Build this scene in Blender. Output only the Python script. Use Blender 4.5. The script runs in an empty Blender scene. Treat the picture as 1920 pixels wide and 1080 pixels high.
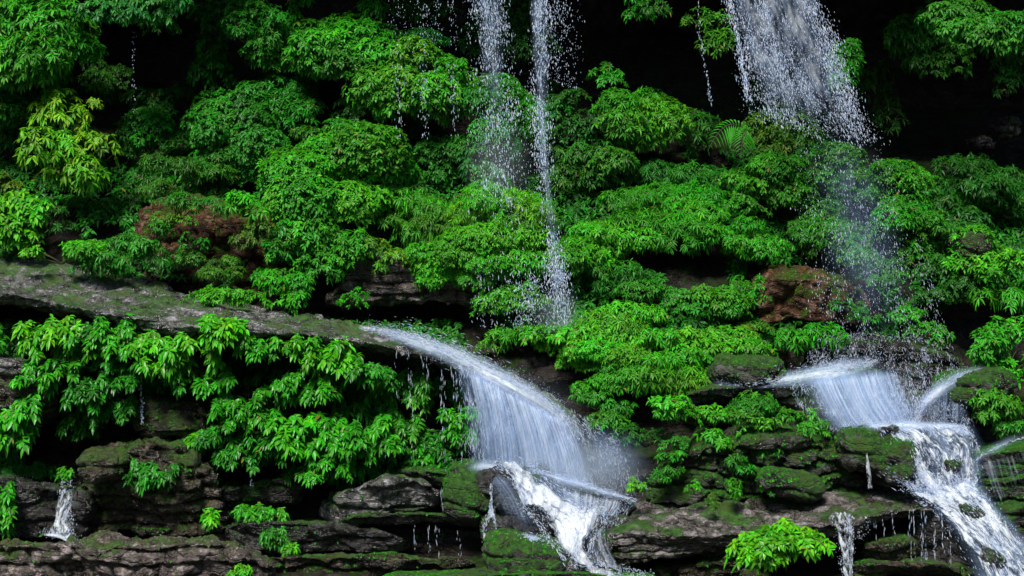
import bpy, math, random
import numpy as np

rng = np.random.default_rng(7)
random.seed(7)
scene = bpy.context.scene
COL = scene.collection
D, PPM, HZ = 18.0, 150.0, 440.0      # viewing distance to the Y=0 plane, pixels per metre there, eye level


def W(px, py, Y):
    """A place on the rock face: photo column / row at depth Y -> world point."""
    px, py, Y = np.broadcast_arrays(np.asarray(px, float), np.asarray(py, float), np.asarray(Y, float))
    s = (D + Y) / D / PPM
    return np.stack([(px - 960) * s, Y, (HZ - py) * s], -1)


def mpp(Y):
    return (D + Y) / D / PPM


# ------------------------------------------------------------------ noise
def _hash(i, j, k):
    n = (i * 374761393 + j * 668265263 + k * 2147483647 + 1013904223) & 0xFFFFFFFF
    n = ((n ^ (n >> 13)) * 1274126177) & 0xFFFFFFFF
    n = ((n ^ (n >> 16)) * 2246822519) & 0xFFFFFFFF
    return ((n ^ (n >> 15)) & 0xFFFFFF) / float(0xFFFFFF) * 2 - 1


def vnoise(p):
    p = np.asarray(p, float)
    i = np.floor(p).astype(np.int64)
    f = p - i
    u = f * f * f * (f * (f * 6 - 15) + 10)
    out = 0
    for a in (0, 1):
        for b in (0, 1):
            for c in (0, 1):
                w = (u[..., 0] if a else 1 - u[..., 0]) * (u[..., 1] if b else 1 - u[..., 1]) * (u[..., 2] if c else 1 - u[..., 2])
                out = out + w * _hash(i[..., 0] + a, i[..., 1] + b, i[..., 2] + c)
    return out


def fbm(p, oct=4, gain=.5):
    p = np.asarray(p, float)
    s, a = 0, 1.0
    for o in range(oct):
        s = s + a * vnoise(p * (2.03 ** o) + 17.3 * o)
        a *= gain
    return s


def unit(v):
    return v / np.maximum(np.linalg.norm(v, axis=-1, keepdims=True), 1e-9)


# ------------------------------------------------------------------ objects
def link_mesh(name, verts, faces, mat, parent=None, tint=None, smooth=True, uv=None, dens=None):
    """faces: list of integer arrays of shape (n,3) or (n,4)."""
    me = bpy.data.meshes.new(name)
    verts = np.ascontiguousarray(verts, np.float32)
    if not isinstance(faces, (list, tuple)):
        faces = [faces]
    me.vertices.add(len(verts))
    me.vertices.foreach_set('co', verts.ravel())
    loops = np.concatenate([f.ravel() for f in faces]).astype(np.int32)
    tot = np.concatenate([np.full(len(f), f.shape[1]) for f in faces]).astype(np.int32)
    start = np.concatenate([[0], np.cumsum(tot)[:-1]]).astype(np.int32)
    me.loops.add(len(loops))
    me.loops.foreach_set('vertex_index', loops)
    me.polygons.add(len(tot))
    me.polygons.foreach_set('loop_start', start)
    me.polygons.foreach_set('use_smooth', np.full(len(tot), smooth))
    me.update(calc_edges=True)
    if tint is not None:
        a = me.attributes.new('tint', 'FLOAT_COLOR', 'POINT')
        a.data.foreach_set('color', np.ascontiguousarray(np.concatenate([tint, np.ones((len(tint), 1))], 1), np.float32).ravel())
    if dens is not None:
        a = me.attributes.new('dens', 'FLOAT', 'POINT')
        a.data.foreach_set('value', np.ascontiguousarray(dens, np.float32))
    if uv is not None:
        l = me.uv_layers.new(name='flow')
        l.data.foreach_set('uv', np.ascontiguousarray(uv[loops], np.float32).ravel())
    me.materials.append(mat)
    o = bpy.data.objects.new(name, me)
    COL.objects.link(o)
    if parent is not None:
        o.parent = parent
        o.matrix_parent_inverse = parent.matrix_world.inverted() if False else o.matrix_parent_inverse
        o.location = -np.array(parent.location)
    return o


def tag(o, label=None, cat=None, group=None, kind=None):
    if label: o['label'] = label
    if cat: o['category'] = cat
    if group: o['group'] = group
    if kind: o['kind'] = kind
    return o


def empty(name, loc):
    o = bpy.data.objects.new(name, None)
    o.location = loc
    o.empty_display_size = .1
    COL.objects.link(o)
    return o


def grid_faces(n, m, wrap=False):
    i = np.arange(n - 1)[:, None]
    j = np.arange(m if wrap else m - 1)[None, :]
    a = i * m + j
    b = i * m + (j + 1) % m
    return np.stack([a, b, b + m, a + m], -1).reshape(-1, 4)


# ------------------------------------------------------------------ materials
class NT:
    def __init__(s, name):
        s.m = bpy.data.materials.new(name)
        s.m.use_nodes = True
        s.t = s.m.node_tree
        s.t.nodes.clear()

    def n(s, typ, **kw):
        nd = s.t.nodes.new(typ)
        for k, v in kw.items():
            if k.startswith('i_'):
                key = k[2:].replace('_', ' ')
                if key.isdigit(): key = int(key)
                s.set(nd.inputs[key], v)
            else:
                setattr(nd, k, v)
        return nd

    def set(s, sock, v):
        if hasattr(v, 'is_output') or hasattr(v, 'links') and hasattr(v, 'node'):
            s.t.links.new(v, sock)
        elif isinstance(v, bpy.types.Node):
            s.t.links.new(v.outputs[0], sock)
        else:
            sock.default_value = v

    def math(s, op, a, b=None, c=None, clamp=False):
        nd = s.t.nodes.new('ShaderNodeMath')
        nd.operation = op
        nd.use_clamp = clamp
        for k, v in enumerate((a, b, c)):
            if v is not None: s.set(nd.inputs[k], v)
        return nd.outputs[0]

    def ramp(s, fac, lo, hi):
        nd = s.t.nodes.new('ShaderNodeMapRange')
        nd.interpolation_type = 'SMOOTHSTEP'
        s.set(nd.inputs[0], fac)
        nd.inputs[1].default_value = lo
        nd.inputs[2].default_value = hi
        return nd.outputs[0]

    def mix(s, fac, a, b):
        nd = s.t.nodes.new('ShaderNodeMix')
        nd.data_type = 'RGBA'
        s.set(nd.inputs[0], fac)
        for k, v in ((6, a), (7, b)):
            s.set(nd.inputs[k], (*v, 1) if isinstance(v, tuple) and len(v) == 3 else v)
        return nd.outputs[2]

    def scaled(s, vec, sc, off=(0, 0, 0)):
        nd = s.t.nodes.new('ShaderNodeMapping')
        s.set(nd.inputs[0], vec)
        nd.inputs['Scale'].default_value = sc
        nd.inputs['Location'].default_value = off
        return nd.outputs[0]

    def noise(s, vec, scale, detail=4, rough=.55, dist=0):
        nd = s.t.nodes.new('ShaderNodeTexNoise')
        s.set(nd.inputs['Vector'], vec)
        nd.inputs['Scale'].default_value = scale
        nd.inputs['Detail'].default_value = detail
        nd.inputs['Roughness'].default_value = rough
        nd.inputs['Distortion'].default_value = dist
        return nd.outputs[0]

    def out(s, sh):
        o = s.t.nodes.new('ShaderNodeOutputMaterial')
        s.t.links.new(sh if not isinstance(sh, bpy.types.Node) else sh.outputs[0], o.inputs[0])
        return s.m


def rock_mat(name, c1, c2, c3, moss=.5, mosscol=(.030, .085, .007), seed=0, rough=.36, mossthr=.3, strata=1.0, spec=.4):
    t = NT(name)
    g = t.n('ShaderNodeNewGeometry')
    pos = t.scaled(g.outputs['Position'], (1, 1, 1), (seed * 3.1, seed * 1.7, seed * .9))
    big = t.noise(pos, 1.3, 8, .65, .3)
    mid = t.noise(pos, 5.5, 9, .7)
    fine = t.noise(pos, 30, 6, .72)
    lay = t.noise(t.scaled(pos, (.9, .9, 4.2)), 2.6, 9, .68, .8)
    vo = t.n('ShaderNodeTexVoronoi', feature='DISTANCE_TO_EDGE')
    wob = t.n('ShaderNodeTexNoise', i_Scale=3.0, i_Detail=5.0)
    t.t.links.new(pos, wob.inputs['Vector'])
    vv = t.n('ShaderNodeVectorMath', operation='MULTIPLY_ADD')
    t.t.links.new(wob.outputs['Color'], vv.inputs[0]); vv.inputs[1].default_value = (.55, .55, .3)
    t.t.links.new(t.scaled(pos, (1, 1, 1.9)), vv.inputs[2])
    t.t.links.new(vv.outputs[0], vo.inputs['Vector']); vo.inputs['Scale'].default_value = 2.6
    crack = t.ramp(vo.outputs['Distance'], .0, .055)
    dark = tuple(x * .16 for x in c1)
    col = t.mix(t.ramp(big, .40, .60), c1, c2)
    col = t.mix(t.ramp(mid, .5, .62), col, c3)
    col = t.mix(t.math('MULTIPLY', t.ramp(mid, .47, .36), .85), col, dark)
    col = t.mix(t.math('MULTIPLY', t.ramp(lay, .48, .34), .8 * strata), col, dark)
    col = t.mix(t.math('MULTIPLY', t.ramp(fine, .48, .3), .65), col, dark)
    col = t.mix(t.math('MULTIPLY', t.ramp(fine, .56, .72), .6), col, tuple(min(1, x * 1.9 + .02) for x in c3))
    col = t.mix(t.math('MULTIPLY', t.math('SUBTRACT', 1.0, crack), .7), col, dark)
    # moss grows on upward faces and in patches
    nz = t.n('ShaderNodeSeparateXYZ', i_0=g.outputs['Normal']).outputs[2]
    mm = t.noise(pos, 2.1, 9, .72)
    a = t.math('ADD', t.math('MULTIPLY', nz, .34), t.math('MULTIPLY', t.math('SUBTRACT', mm, .5), 3.2))
    a = t.math('ADD', a, (moss - .5) * 1.3)
    mk = t.ramp(a, mossthr - .12, mossthr + .16)
    mv = t.noise(pos, 13, 6, .75)
    mcol = t.mix(t.ramp(mv, .38, .62), tuple(x * .45 for x in mosscol), tuple(x * y for x, y in zip(mosscol, (1.5, 1.4, 1.2))))
    mcol = t.mix(t.ramp(t.noise(pos, 2.7, 5), .5, .66), mcol, (mosscol[0] * 1.5, mosscol[1] * .75, mosscol[2]))
    col = t.mix(t.math('MULTIPLY', mk, .93), col, mcol)
    hgt = t.math('ADD', t.math('MULTIPLY', lay, .8 * strata), t.math('MULTIPLY', mid, 1.1))
    hgt = t.math('ADD', hgt, t.math('MULTIPLY', crack, .25))
    hgt = t.math('ADD', hgt, t.math('MULTIPLY', fine, .28))
    hgt = t.math('ADD', hgt, t.math('MULTIPLY', t.math('MULTIPLY', t.noise(pos, 70, 3, .7), mk), .4))
    b = t.n('ShaderNodeBump', i_Strength=1.0, i_Distance=.085, i_Height=hgt)
    rg = t.math('ADD', t.math('MULTIPLY', t.ramp(mid, .3, .7), .3), rough - .14)
    rg = t.math('ADD', rg, t.math('MULTIPLY', mk, .35), clamp=True)
    p = t.n('ShaderNodeBsdfPrincipled', i_Base_Color=col, i_Roughness=rg, i_Normal=b)
    p.inputs['Specular IOR Level'].default_value = spec
    return t.out(p)


def leaf_mat(name='leaf', rough=.42, trans=.28):
    t = NT(name)
    a = t.n('ShaderNodeAttribute', attribute_name='tint')
    g = t.n('ShaderNodeNewGeometry')
    col = t.mix(t.ramp(t.noise(g.outputs['Position'], 30, 2), .4, .7), a.outputs[0], t.mix(.2, a.outputs[0], (.07, .25, .01)))
    p = t.n('ShaderNodeBsdfPrincipled', i_Base_Color=col, i_Roughness=rough)
    p.inputs['Specular IOR Level'].default_value = .18
    tr = t.n('ShaderNodeBsdfTranslucent', i_Color=t.mix(.35, col, (.09, .40, .006)))
    mx = t.n('ShaderNodeMixShader', i_0=trans, i_1=p, i_2=tr)
    return t.out(mx)


def plain_mat(name, c, rough=.7, c2=None, sc=12):
    t = NT(name)
    g = t.n('ShaderNodeNewGeometry')
    col = t.mix(t.ramp(t.noise(g.outputs['Position'], sc, 5), .35, .65), c, c2 or tuple(x * .5 for x in c))
    return t.out(t.n('ShaderNodeBsdfPrincipled', i_Base_Color=col, i_Roughness=rough))


def drop_mat():
    t = NT('water_drops')
    g = t.n('ShaderNodeNewGeometry')
    col = t.mix(t.ramp(t.noise(g.outputs['Position'], 9, 3, .7), .42, .6), (.52, .65, .92), (.90, .93, .98))
    p = t.n('ShaderNodeBsdfPrincipled', i_Base_Color=col, i_Roughness=.18)
    p.inputs['Specular IOR Level'].default_value = .6
    tr = t.n('ShaderNodeBsdfTranslucent', i_Color=(.55, .64, .84, 1))
    m1 = t.n('ShaderNodeMixShader', i_0=.4, i_1=p, i_2=tr)
    return t.out(t.n('ShaderNodeMixShader', i_0=.34, i_1=m1, i_2=t.n('ShaderNodeBsdfTransparent')))


def veil_mat(name, su, sv, thin, lo=.42, hi=.75, col=(.62, .74, .93), dist=.35, rag=.7):
    """Aerated water sheet: streaks run along the flow, holes between them, ragged borders."""
    t = NT(name)
    uv = t.n('ShaderNodeUVMap', uv_map='flow').outputs[0]
    d = t.n('ShaderNodeAttribute', attribute_name='dens').outputs['Fac']
    n1 = t.noise(t.scaled(uv, (su, sv, 1)), 1, 7, .66, dist)
    n2 = t.noise(t.scaled(uv, (su * 2.7, sv * 2.4, 1), (3, 7, 0)), 1, 5, .65, dist)
    n3 = t.noise(t.scaled(uv, (su * .3, sv * .45, 1), (9, 1, 0)), 1, 4)
    s = t.math('ADD', t.math('MULTIPLY', n1, .48), t.math('MULTIPLY', n2, .3))
    s = t.math('ADD', s, t.math('MULTIPLY', n3, .22))
    s = t.math('ADD', s, t.math('MULTIPLY', t.math('SUBTRACT', d, .5), .32))
    al = t.ramp(s, lo, hi)
    eg = t.ramp(t.math('ADD', d, t.math('MULTIPLY', t.math('SUBTRACT', n1, .62), rag)), 0.0, .3)
    al = t.math('MULTIPLY', t.math('MULTIPLY', al, thin), t.math('MULTIPLY', eg, t.ramp(d, 0, .12)), clamp=True)
    b = t.n('ShaderNodeBump', i_Strength=1.0, i_Distance=.07, i_Height=t.math('ADD', n1, t.math('MULTIPLY', n2, .6)))
    cc = t.mix(t.ramp(s, .42, .66), col, (.84, .90, .98))
    p = t.n('ShaderNodeBsdfPrincipled', i_Base_Color=cc, i_Roughness=.25, i_Normal=b)
    tl = t.n('ShaderNodeBsdfTranslucent', i_Color=(*col, 1))
    m1 = t.n('ShaderNodeMixShader', i_0=.3, i_1=p, i_2=tl)
    tp = t.n('ShaderNodeBsdfTransparent')
    return t.out(t.n('ShaderNodeMixShader', i_0=al, i_1=tp, i_2=m1))


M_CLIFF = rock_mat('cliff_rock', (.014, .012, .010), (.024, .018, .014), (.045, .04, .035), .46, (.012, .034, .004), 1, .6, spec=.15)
M_GREY = rock_mat('grey_wet_rock', (.055, .054, .047), (.125, .122, .12), (.30, .295, .31), .50, (.03, .10, .007), 2, .16, spec=.6)
M_MAUVE = rock_mat('mauve_rock', (.055, .045, .037), (.15, .12, .112), (.33, .27, .27), .52, (.035, .085, .008), 3, .36)
M_DARK = rock_mat('dark_wet_rock', (.018, .017, .016), (.034, .032, .03), (.07, .07, .072), .44, (.020, .070, .004), 4, .20, spec=.4)
M_BROWN = rock_mat('brown_rock', (.018, .014, .009), (.036, .028, .017), (.10, .08, .055), .60, (.028, .070, .005), 5, .24, spec=.45)
M_RED = rock_mat('red_rock', (.055, .022, .010), (.105, .046, .022), (.18, .105, .08), .52, (.035, .085, .006), 6, .6, spec=.15)
M_MOSS = rock_mat('mossy_rock', (.018, .018, .014), (.036, .036, .028), (.10, .10, .09), .72, (.020, .085, .003), 7, .30, spec=.35)
M_SLAB = rock_mat('layered_slab', (.042, .036, .030), (.105, .092, .085), (.25, .225, .23), .48, (.028, .10, .006), 8, .22, .3, 1.0)
M_LEAF = leaf_mat()
M_WETLEAF = leaf_mat('wet_leaf', .34, .28)
M_STEM = plain_mat('stem', (.06, .05, .025), .7, (.03, .05, .012))
M_DROP = drop_mat()
M_GROUND = plain_mat('ground', (.05, .05, .03), .8, (.025, .05, .012), 1.2)
M_SKY_BLOCK = plain_mat('sky_block_slope', (.018, .04, .01), .9, (.008, .018, .005), .6)

# ------------------------------------------------------------------ cliff
CX = np.array([-900, 0, 250, 500, 750, 1000, 1250, 1500, 1750, 1920, 2820], float)
CY = np.array([-1500, -330, -220, -90, 80, 200, 300, 420, 520, 600, 680, 780, 880, 960, 1040, 1120, 1500], float)
CT = np.array([
    [5.0] * 11,
    [2.3] * 11,  # unseen overhang above the frame, shaped to block sky light and feed the falls
    [4.5] * 11,
    [7.5] * 11,
    [6, 4.6, 8.5, 6.0, 5.6, 7.0, 9.0, 8.5, 9.0, 7.5, 6],
    [5, 5.2, 7.0, 5.2, 5.0, 5.3, 6.2, 6.6, 8.4, 8.4, 6],
    [4, 4.6, 4.8, 4.3, 4.3, 4.3, 4.6, 4.9, 5.8, 6.6, 5],
    [3, 3.3, 3.5, 3.5, 3.4, 3.4, 3.6, 3.8, 4.1, 4.4, 4],
    [2.4, 2.6, 2.8, 2.9, 3.2, 2.8, 2.8, 3.1, 3.2, 3.6, 3],
    [2.2, 2.2, 2.4, 2.5, 3.4, 2.3, 2.2, 2.6, 3.2, 4.2, 3],
    [1.8, 1.8, 1.8, 1.8, 1.8, 1.8, 1.7, 2.1, 2.5, 3.2, 2.4],
    [1.6, 1.6, 1.7, 1.7, 1.6, 1.6, 1.4, 1.5, 1.6, 1.8, 1.6],
    [1.4, 1.5, 1.6, 1.5, 1.3, 1.2, 1.1, 1.1, 1.0, 1.1, 1.0],
    [1.2, 1.2, 1.2, 1.1, 0.9, 0.7, 0.8, 0.7, 0.3, 0.4, .5],
    [.8, .8, .8, .7, .5, .2, .5, .4, -.2, -.3, 0],
    [-1.0] * 11,
    [-2.6] * 11])


def cliffY(px, py):
    px = np.clip(np.asarray(px, float), CX[0], CX[-1]); py = np.clip(np.asarray(py, float), CY[0], CY[-1])
    i = np.clip(np.searchsorted(CX, px, 'right') - 1, 0, len(CX) - 2)
    j = np.clip(np.searchsorted(CY, py, 'right') - 1, 0, len(CY) - 2)
    u = (px - CX[i]) / (CX[i + 1] - CX[i]); v = (py - CY[j]) / (CY[j + 1] - CY[j])
    u = u * u * (3 - 2 * u)
    return (CT[j, i] * (1 - u) + CT[j, i + 1] * u) * (1 - v) + (CT[j + 1, i] * (1 - u) + CT[j + 1, i + 1] * u) * v


gx = np.concatenate([np.arange(-900, -60, 40), np.arange(-60, 1980, 8), np.arange(1980, 2860, 40)]).astype(float)
gy = np.concatenate([np.arange(-1500, -360, 60), np.arange(-360, -20, 20), np.arange(-20, 1120, 8), np.arange(1120, 1520, 30)]).astype(float)
GX, GY = np.meshgrid(gx, gy)
Y0 = cliffY(GX, GY)
P = W(GX, GY, Y0)
q = P * np.array([1, 1, 2.6])
terr = np.floor(P[..., 2] * 3.2 + fbm(P * .7, 3) * .8)
Y1 = Y0 + .22 * fbm(q * .8, 5) + .10 * vnoise(np.stack([terr * 7.7, P[..., 0] * .5, terr * 0], -1)) + .05 * fbm(q * 5, 3)
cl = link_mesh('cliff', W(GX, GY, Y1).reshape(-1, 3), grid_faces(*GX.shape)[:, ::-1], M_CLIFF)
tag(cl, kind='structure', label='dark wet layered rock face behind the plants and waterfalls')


# ------------------------------------------------------------------ rocks
def resample(pts, n):
    pts = np.asarray(pts, float)
    x = np.linspace(0, 1, len(pts))
    d = np.concatenate([[0], np.cumsum(np.abs(np.diff(pts[:, 0])) + 1e-3)])
    d /= d[-1]
    xs = np.linspace(0, 1, n)
    out = np.stack([np.interp(xs, d, pts[:, k]) for k in range(pts.shape[1])], 1)
    k = max(3, n // (3 * len(pts)))          # soften the kinks
    if k > 2:
        ker = np.hanning(k + 2)[1:-1]; ker /= ker.sum()
        pad = np.pad(out, ((k // 2, k - 1 - k // 2), (0, 0)), 'edge')
        sm = np.stack([np.convolve(pad[:, c], ker, 'valid') for c in range(out.shape[1])], 1)
        sm[0], sm[-1] = out[0], out[-1]
        out = sm
    return out


TUFTS = []
MOSSY = {'mossy_rock': 800, 'brown_rock': 480, 'dark_wet_rock': 160, 'grey_wet_rock': 110, 'mauve_rock': 70, 'layered_slab': 50, 'red_rock': 300}


def rock_finish(name, G, mat, label, cat, amp, strat, seed, freq=1.6):
    """G: (n, m, 3) closed rings; displaces along normals and links."""
    n, m, _ = G.shape
    du = np.gradient(G, axis=0)
    dv = np.roll(G, -1, 1) - np.roll(G, 1, 1)
    N = unit(np.cross(du, dv))
    cen = G.mean((0, 1))
    if ((G - cen) * N).sum() < 0: N = -N; flip = True
    else: flip = False
    q = G + seed * 5.7
    dsp = amp * fbm(q * freq, 5, .55)
    # layered beds: whole courses step in and out, with crack-like notches between them
    zz = q[..., 2] * strat + .5 * fbm(q * .9, 3) + q[..., 0] * .15
    bed = np.floor(zz); fr = zz - bed
    bl = np.floor(q[..., 0] * 1.7 + bed * 1.37 + .6 * fbm(q * 1.3 + 9, 2))
    dsp += amp * .75 * _hash(bed.astype(np.int64), bl.astype(np.int64), np.zeros_like(bed, dtype=np.int64)) * .6
    dsp -= amp * .9 * np.exp(-(np.minimum(fr, 1 - fr) / .09) ** 2)
    bx = q[..., 0] * 1.7 + bed * 1.37 + .6 * fbm(q * 1.3 + 9, 2); fx = bx - np.floor(bx)
    dsp -= amp * .55 * np.exp(-(np.minimum(fx, 1 - fx) / .05) ** 2)
    dsp += amp * .34 * fbm(q * 7, 5, .6)
    G = G + N * dsp[..., None]
    N2 = np.cross(np.gradient(G, axis=0), np.roll(G, -1, 1) - np.roll(G, 1, 1)) * (-1 if flip else 1)
    ar = np.linalg.norm(N2, axis=-1) * .5; N2 = unit(N2)
    pr = ar * MOSSY.get(mat.name, 0) * np.clip(N2[..., 2] * 1.1 + .35, 0, 1) * (fbm(G * 2.6, 4) > .05) * (N2[..., 1] < .5)
    pick = rng.uniform(0, 1, pr.shape) < pr
    TUFTS.append(np.concatenate([G[pick], N2[pick]], 1))
    F = grid_faces(n, m, True)
    # end caps
    ca, cb = len(G.reshape(-1, 3)), len(G.reshape(-1, 3)) + 1
    V = np.concatenate([G.reshape(-1, 3), G[0].mean(0)[None], G[-1].mean(0)[None]])
    j = np.arange(m)
    A = np.stack([np.full(m, ca), (j + 1) % m, j], 1)
    B = np.stack([np.full(m, cb), (n - 1) * m + j, (n - 1) * m + (j + 1) % m], 1)
    if not flip:
        pass
    fl = [F, A, B]
    # make normals point outward
    v = V[F]
    nn = np.cross(v[:, 1] - v[:, 0], v[:, 2] - v[:, 0])
    if (nn * (v.mean(1) - cen)).sum() < 0: fl = [f[:, ::-1] for f in fl]
    o = link_mesh(name, V, fl, mat)
    return tag(o, label, cat, kind='thing')


def slab(name, label, pts, mat, amp=.06, strat=4, seed=1, cat='rock', step=4, m=112):
    """pts: (px, back-top row, lip row, bottom row, Y of lip, depth) along the length."""
    px = np.array([p[0] for p in pts], float)
    n = int(max(20, (px[-1] - px[0]) / step))
    R = resample(pts, n)
    s = np.ones(n)
    x, tb, lip, bot, yl, dep = R.T
    P0 = W(x, tb, yl + dep); P1 = W(x, lip, yl); P2 = W(x, bot, yl + .14); P3 = W(x, bot + 6, yl + dep)
    ring = []
    q = m // 4
    for a, b in ((P0, P1), (P1, P2), (P2, P3), (P3, P0)):
        for k in range(q):
            t = k / q
            ring.append(a * (1 - t) + b * t)
    G = np.stack(ring, 1)
    for _ in range(1):                               # round the arrises
        G = .5 * G + .25 * (np.roll(G, 1, 1) + np.roll(G, -1, 1))
    c = G.mean(1, keepdims=True)
    k = np.minimum(np.arange(n), np.arange(n)[::-1]) / max(3, min(9, n / 6))
    e = np.sqrt(np.clip(1 - (1 - np.clip(k, 0, 1)) ** 2, .03, 1))
    G = c + (G - c) * e[:, None, None]
    return rock_finish(name, G, mat, label, cat, amp, strat, seed)


def boulder(name, label, px, py, rx, ry, Y, dep, mat, amp=.06, strat=3, seed=1, rot=0, pw=.75, cat='rock'):
    s = mpp(Y)
    n, m = 80, 112
    th = np.linspace(.02, math.pi - .02, n)[:, None]
    ph = np.linspace(0, 2 * math.pi, m, endpoint=False)[None]
    sg = lambda v, p: np.sign(v) * np.abs(v) ** p
    xx = sg(np.cos(th), pw) * np.ones_like(ph)
    yy = sg(np.sin(th), pw) * sg(np.cos(ph), pw)
    zz = sg(np.sin(th), pw) * sg(np.sin(ph), pw)
    G = np.stack([xx * rx * s, yy * dep, zz * ry * s], -1)
    c, sn = math.cos(math.radians(rot)), math.sin(math.radians(rot))
    G = np.stack([G[..., 0] * c - G[..., 2] * sn, G[..., 1], G[..., 0] * sn + G[..., 2] * c], -1) + W(px, py, Y)
    return rock_finish(name, G, mat, label, cat, amp, strat, seed, 2.2)


SL = slab
SL('rock_ledge', 'long grey wet ledge sloping down from the left edge to the middle waterfall',
   [(-160, 462, 540, 575, 1.0, 1.9), (0, 482, 548, 566, 1.0, 1.8), (80, 490, 560, 578, .9, 1.8), (160, 500, 580, 594, .8, 1.9), (290, 530, 602, 622, .6, 1.9), (370, 552, 612, 626, .55, 1.8), (430, 562, 612, 622, .6, 1.7), (560, 584, 624, 634, .65, 1.5),
    (690, 612, 642, 652, .7, 1.3), (800, 634, 664, 674, .7, 1.1), (880, 662, 694, 706, .75, 1.0), (980, 712, 744, 760, .8, .9), (1060, 760, 796, 850, .85, .8), (1100, 800, 830, 890, .9, .7)], M_GREY, .05, 11, 1, m=176)
SL('rock_slab', 'broad pinkish brown broken slab along the bottom left corner',
   [(-160, 1000, 1016, 1180, -.5, 1.5), (0, 1000, 1018, 1180, -.6, 1.6), (90, 1012, 1024, 1180, -.6, 1.6), (170, 1006, 1022, 1180, -.6, 1.6), (280, 1012, 1026, 1180, -.6, 1.5), (400, 1006, 1018, 1180, -.5, 1.5), (470, 1024, 1034, 1180, -.5, 1.4), (525, 1062, 1070, 1180, -.5, 1.2)], M_MAUVE, .10, 5, 2, m=160)
SL('rock_slab', 'low olive mossy slab at the bottom right of the pinkish brown slab',
   [(480, 1038, 1046, 1100, -.25, 1.2), (560, 1036, 1043, 1100, -.3, 1.2), (680, 1034, 1042, 1092, -.3, 1.2), (780, 1040, 1048, 1080, -.3, 1.2), (900, 1046, 1052, 1076, -.3, 1.2)], M_BROWN, .05, 4, 3)
SL('rock_slab', 'dark slab with a pale top edge above the low olive slab',
   [(420, 972, 978, 1034, .15, 1), (500, 974, 980, 1036, .1, 1), (600, 976, 983, 1036, .1, 1), (700, 988, 994, 1034, .1, 1), (775, 1008, 1014, 1034, .15, 1)], M_DARK, .04, 4, 4)
SL('rock_block', 'bluish grey washed block left of the mossy round boulder',
   [(600, 925, 940, 985, .5, .9), (650, 900, 918, 985, .4, 1), (720, 884, 896, 968, .3, 1), (790, 884, 896, 960, .3, 1), (835, 900, 914, 958, .4, .9)], M_GREY, .06, 4, 5)
SL('rock_ledge', 'small green mossy step under the dripping end of the long ledge',
   [(745, 868, 880, 904, .5, .9), (800, 870, 884, 906, .45, .9), (870, 880, 892, 920, .45, .9)], M_MOSS, .05, 4, 6)
boulder('boulder', 'round dark boulder with a yellow green mossy right shoulder', 878, 922, 46, 50, .35, .45, M_MOSS, .05, 3, 7, -18)
SL('rock_ledge', 'mossy overhanging step with water threads dripping from its edge',
   [(630, 962, 970, 994, .3, 1), (720, 952, 962, 986, .2, 1), (800, 954, 964, 982, .15, 1), (900, 960, 970, 988, .1, 1), (940, 968, 976, 996, .1, 1)], M_MOSS, .04, 5, 8)
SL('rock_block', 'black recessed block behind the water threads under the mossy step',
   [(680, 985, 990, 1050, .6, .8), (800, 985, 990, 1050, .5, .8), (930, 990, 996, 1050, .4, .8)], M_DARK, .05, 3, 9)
boulder('boulder', 'dark wet boulder at the top left of the central cascade', 935, 903, 52, 36, .35, .4, M_DARK, .05, 3, 10)
boulder('boulder', 'dark rounded boulder splitting the white water at the head of the cascade', 1000, 902, 44, 36, .3, .35, M_DARK, .05, 3, 11)
boulder('boulder', 'sloping wet green boulder in the middle of the central cascade', 985, 945, 66, 30, .15, .4, M_DARK, .05, 3, 12, -14)
boulder('boulder', 'low wet boulder on the left of the brightest white water', 945, 990, 46, 34, .0, .4, M_DARK, .05, 3, 13)
boulder('boulder', 'dark humped boulder beside the foaming knot of water', 1000, 988, 34, 38, -.05, .35, M_DARK, .04, 3, 14)
boulder('boulder', 'green and brown mossy boulder at the foot of the central cascade', 990, 1046, 84, 42, -.6, .5, M_MOSS, .05, 3, 15, -6)
boulder('boulder', 'smooth violet grey boulder at the lower right of the cascade foot', 1060, 1052, 52, 32, -.55, .4, M_GREY, .03, 3, 16, -22)
boulder('boulder', 'wet blue grey boulder between white water and the layered slab', 1118, 1030, 36, 46, -.3, .4, M_DARK, .04, 3, 17)
SL('rock_ledge', 'wet dark ridge under the mist to the right of the cascade',
   [(1020, 898, 908, 960, .4, .9), (1090, 910, 920, 970, .35, .9), (1150, 924, 934, 985, .3, .9), (1200, 938, 946, 990, .2, .9)], M_DARK, .04, 4, 18)
SL('rock_slab', 'large layered grey slab with a green stripe and rounded dark left end',
   [(1122, 985, 1015, 1075, -.4, 1.2), (1145, 955, 998, 1066, -.6, 1.3), (1190, 938, 1000, 1050, -.75, 1.5), (1260, 930, 1004, 1046, -.85, 1.6), (1340, 932, 1004, 1034, -.85, 1.6), (1430, 928, 996, 1020, -.85, 1.6),
    (1520, 918, 986, 1006, -.8, 1.6), (1600, 914, 978, 996, -.75, 1.5), (1660, 916, 962, 976, -.65, 1.4), (1720, 926, 954, 966, -.6, 1.3), (1775, 946, 958, 970, -.5, 1.2)], M_SLAB, .05, 12, 19, m=176)
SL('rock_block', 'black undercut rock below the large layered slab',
   [(1130, 1010, 1016, 1110, -.05, 1), (1300, 1010, 1016, 1110, -.05, 1), (1450, 1000, 1006, 1110, 0, 1), (1590, 985, 990, 1110, 0, 1), (1800, 965, 975, 1110, .05, 1)], M_CLIFF, .06, 3, 20)
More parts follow.
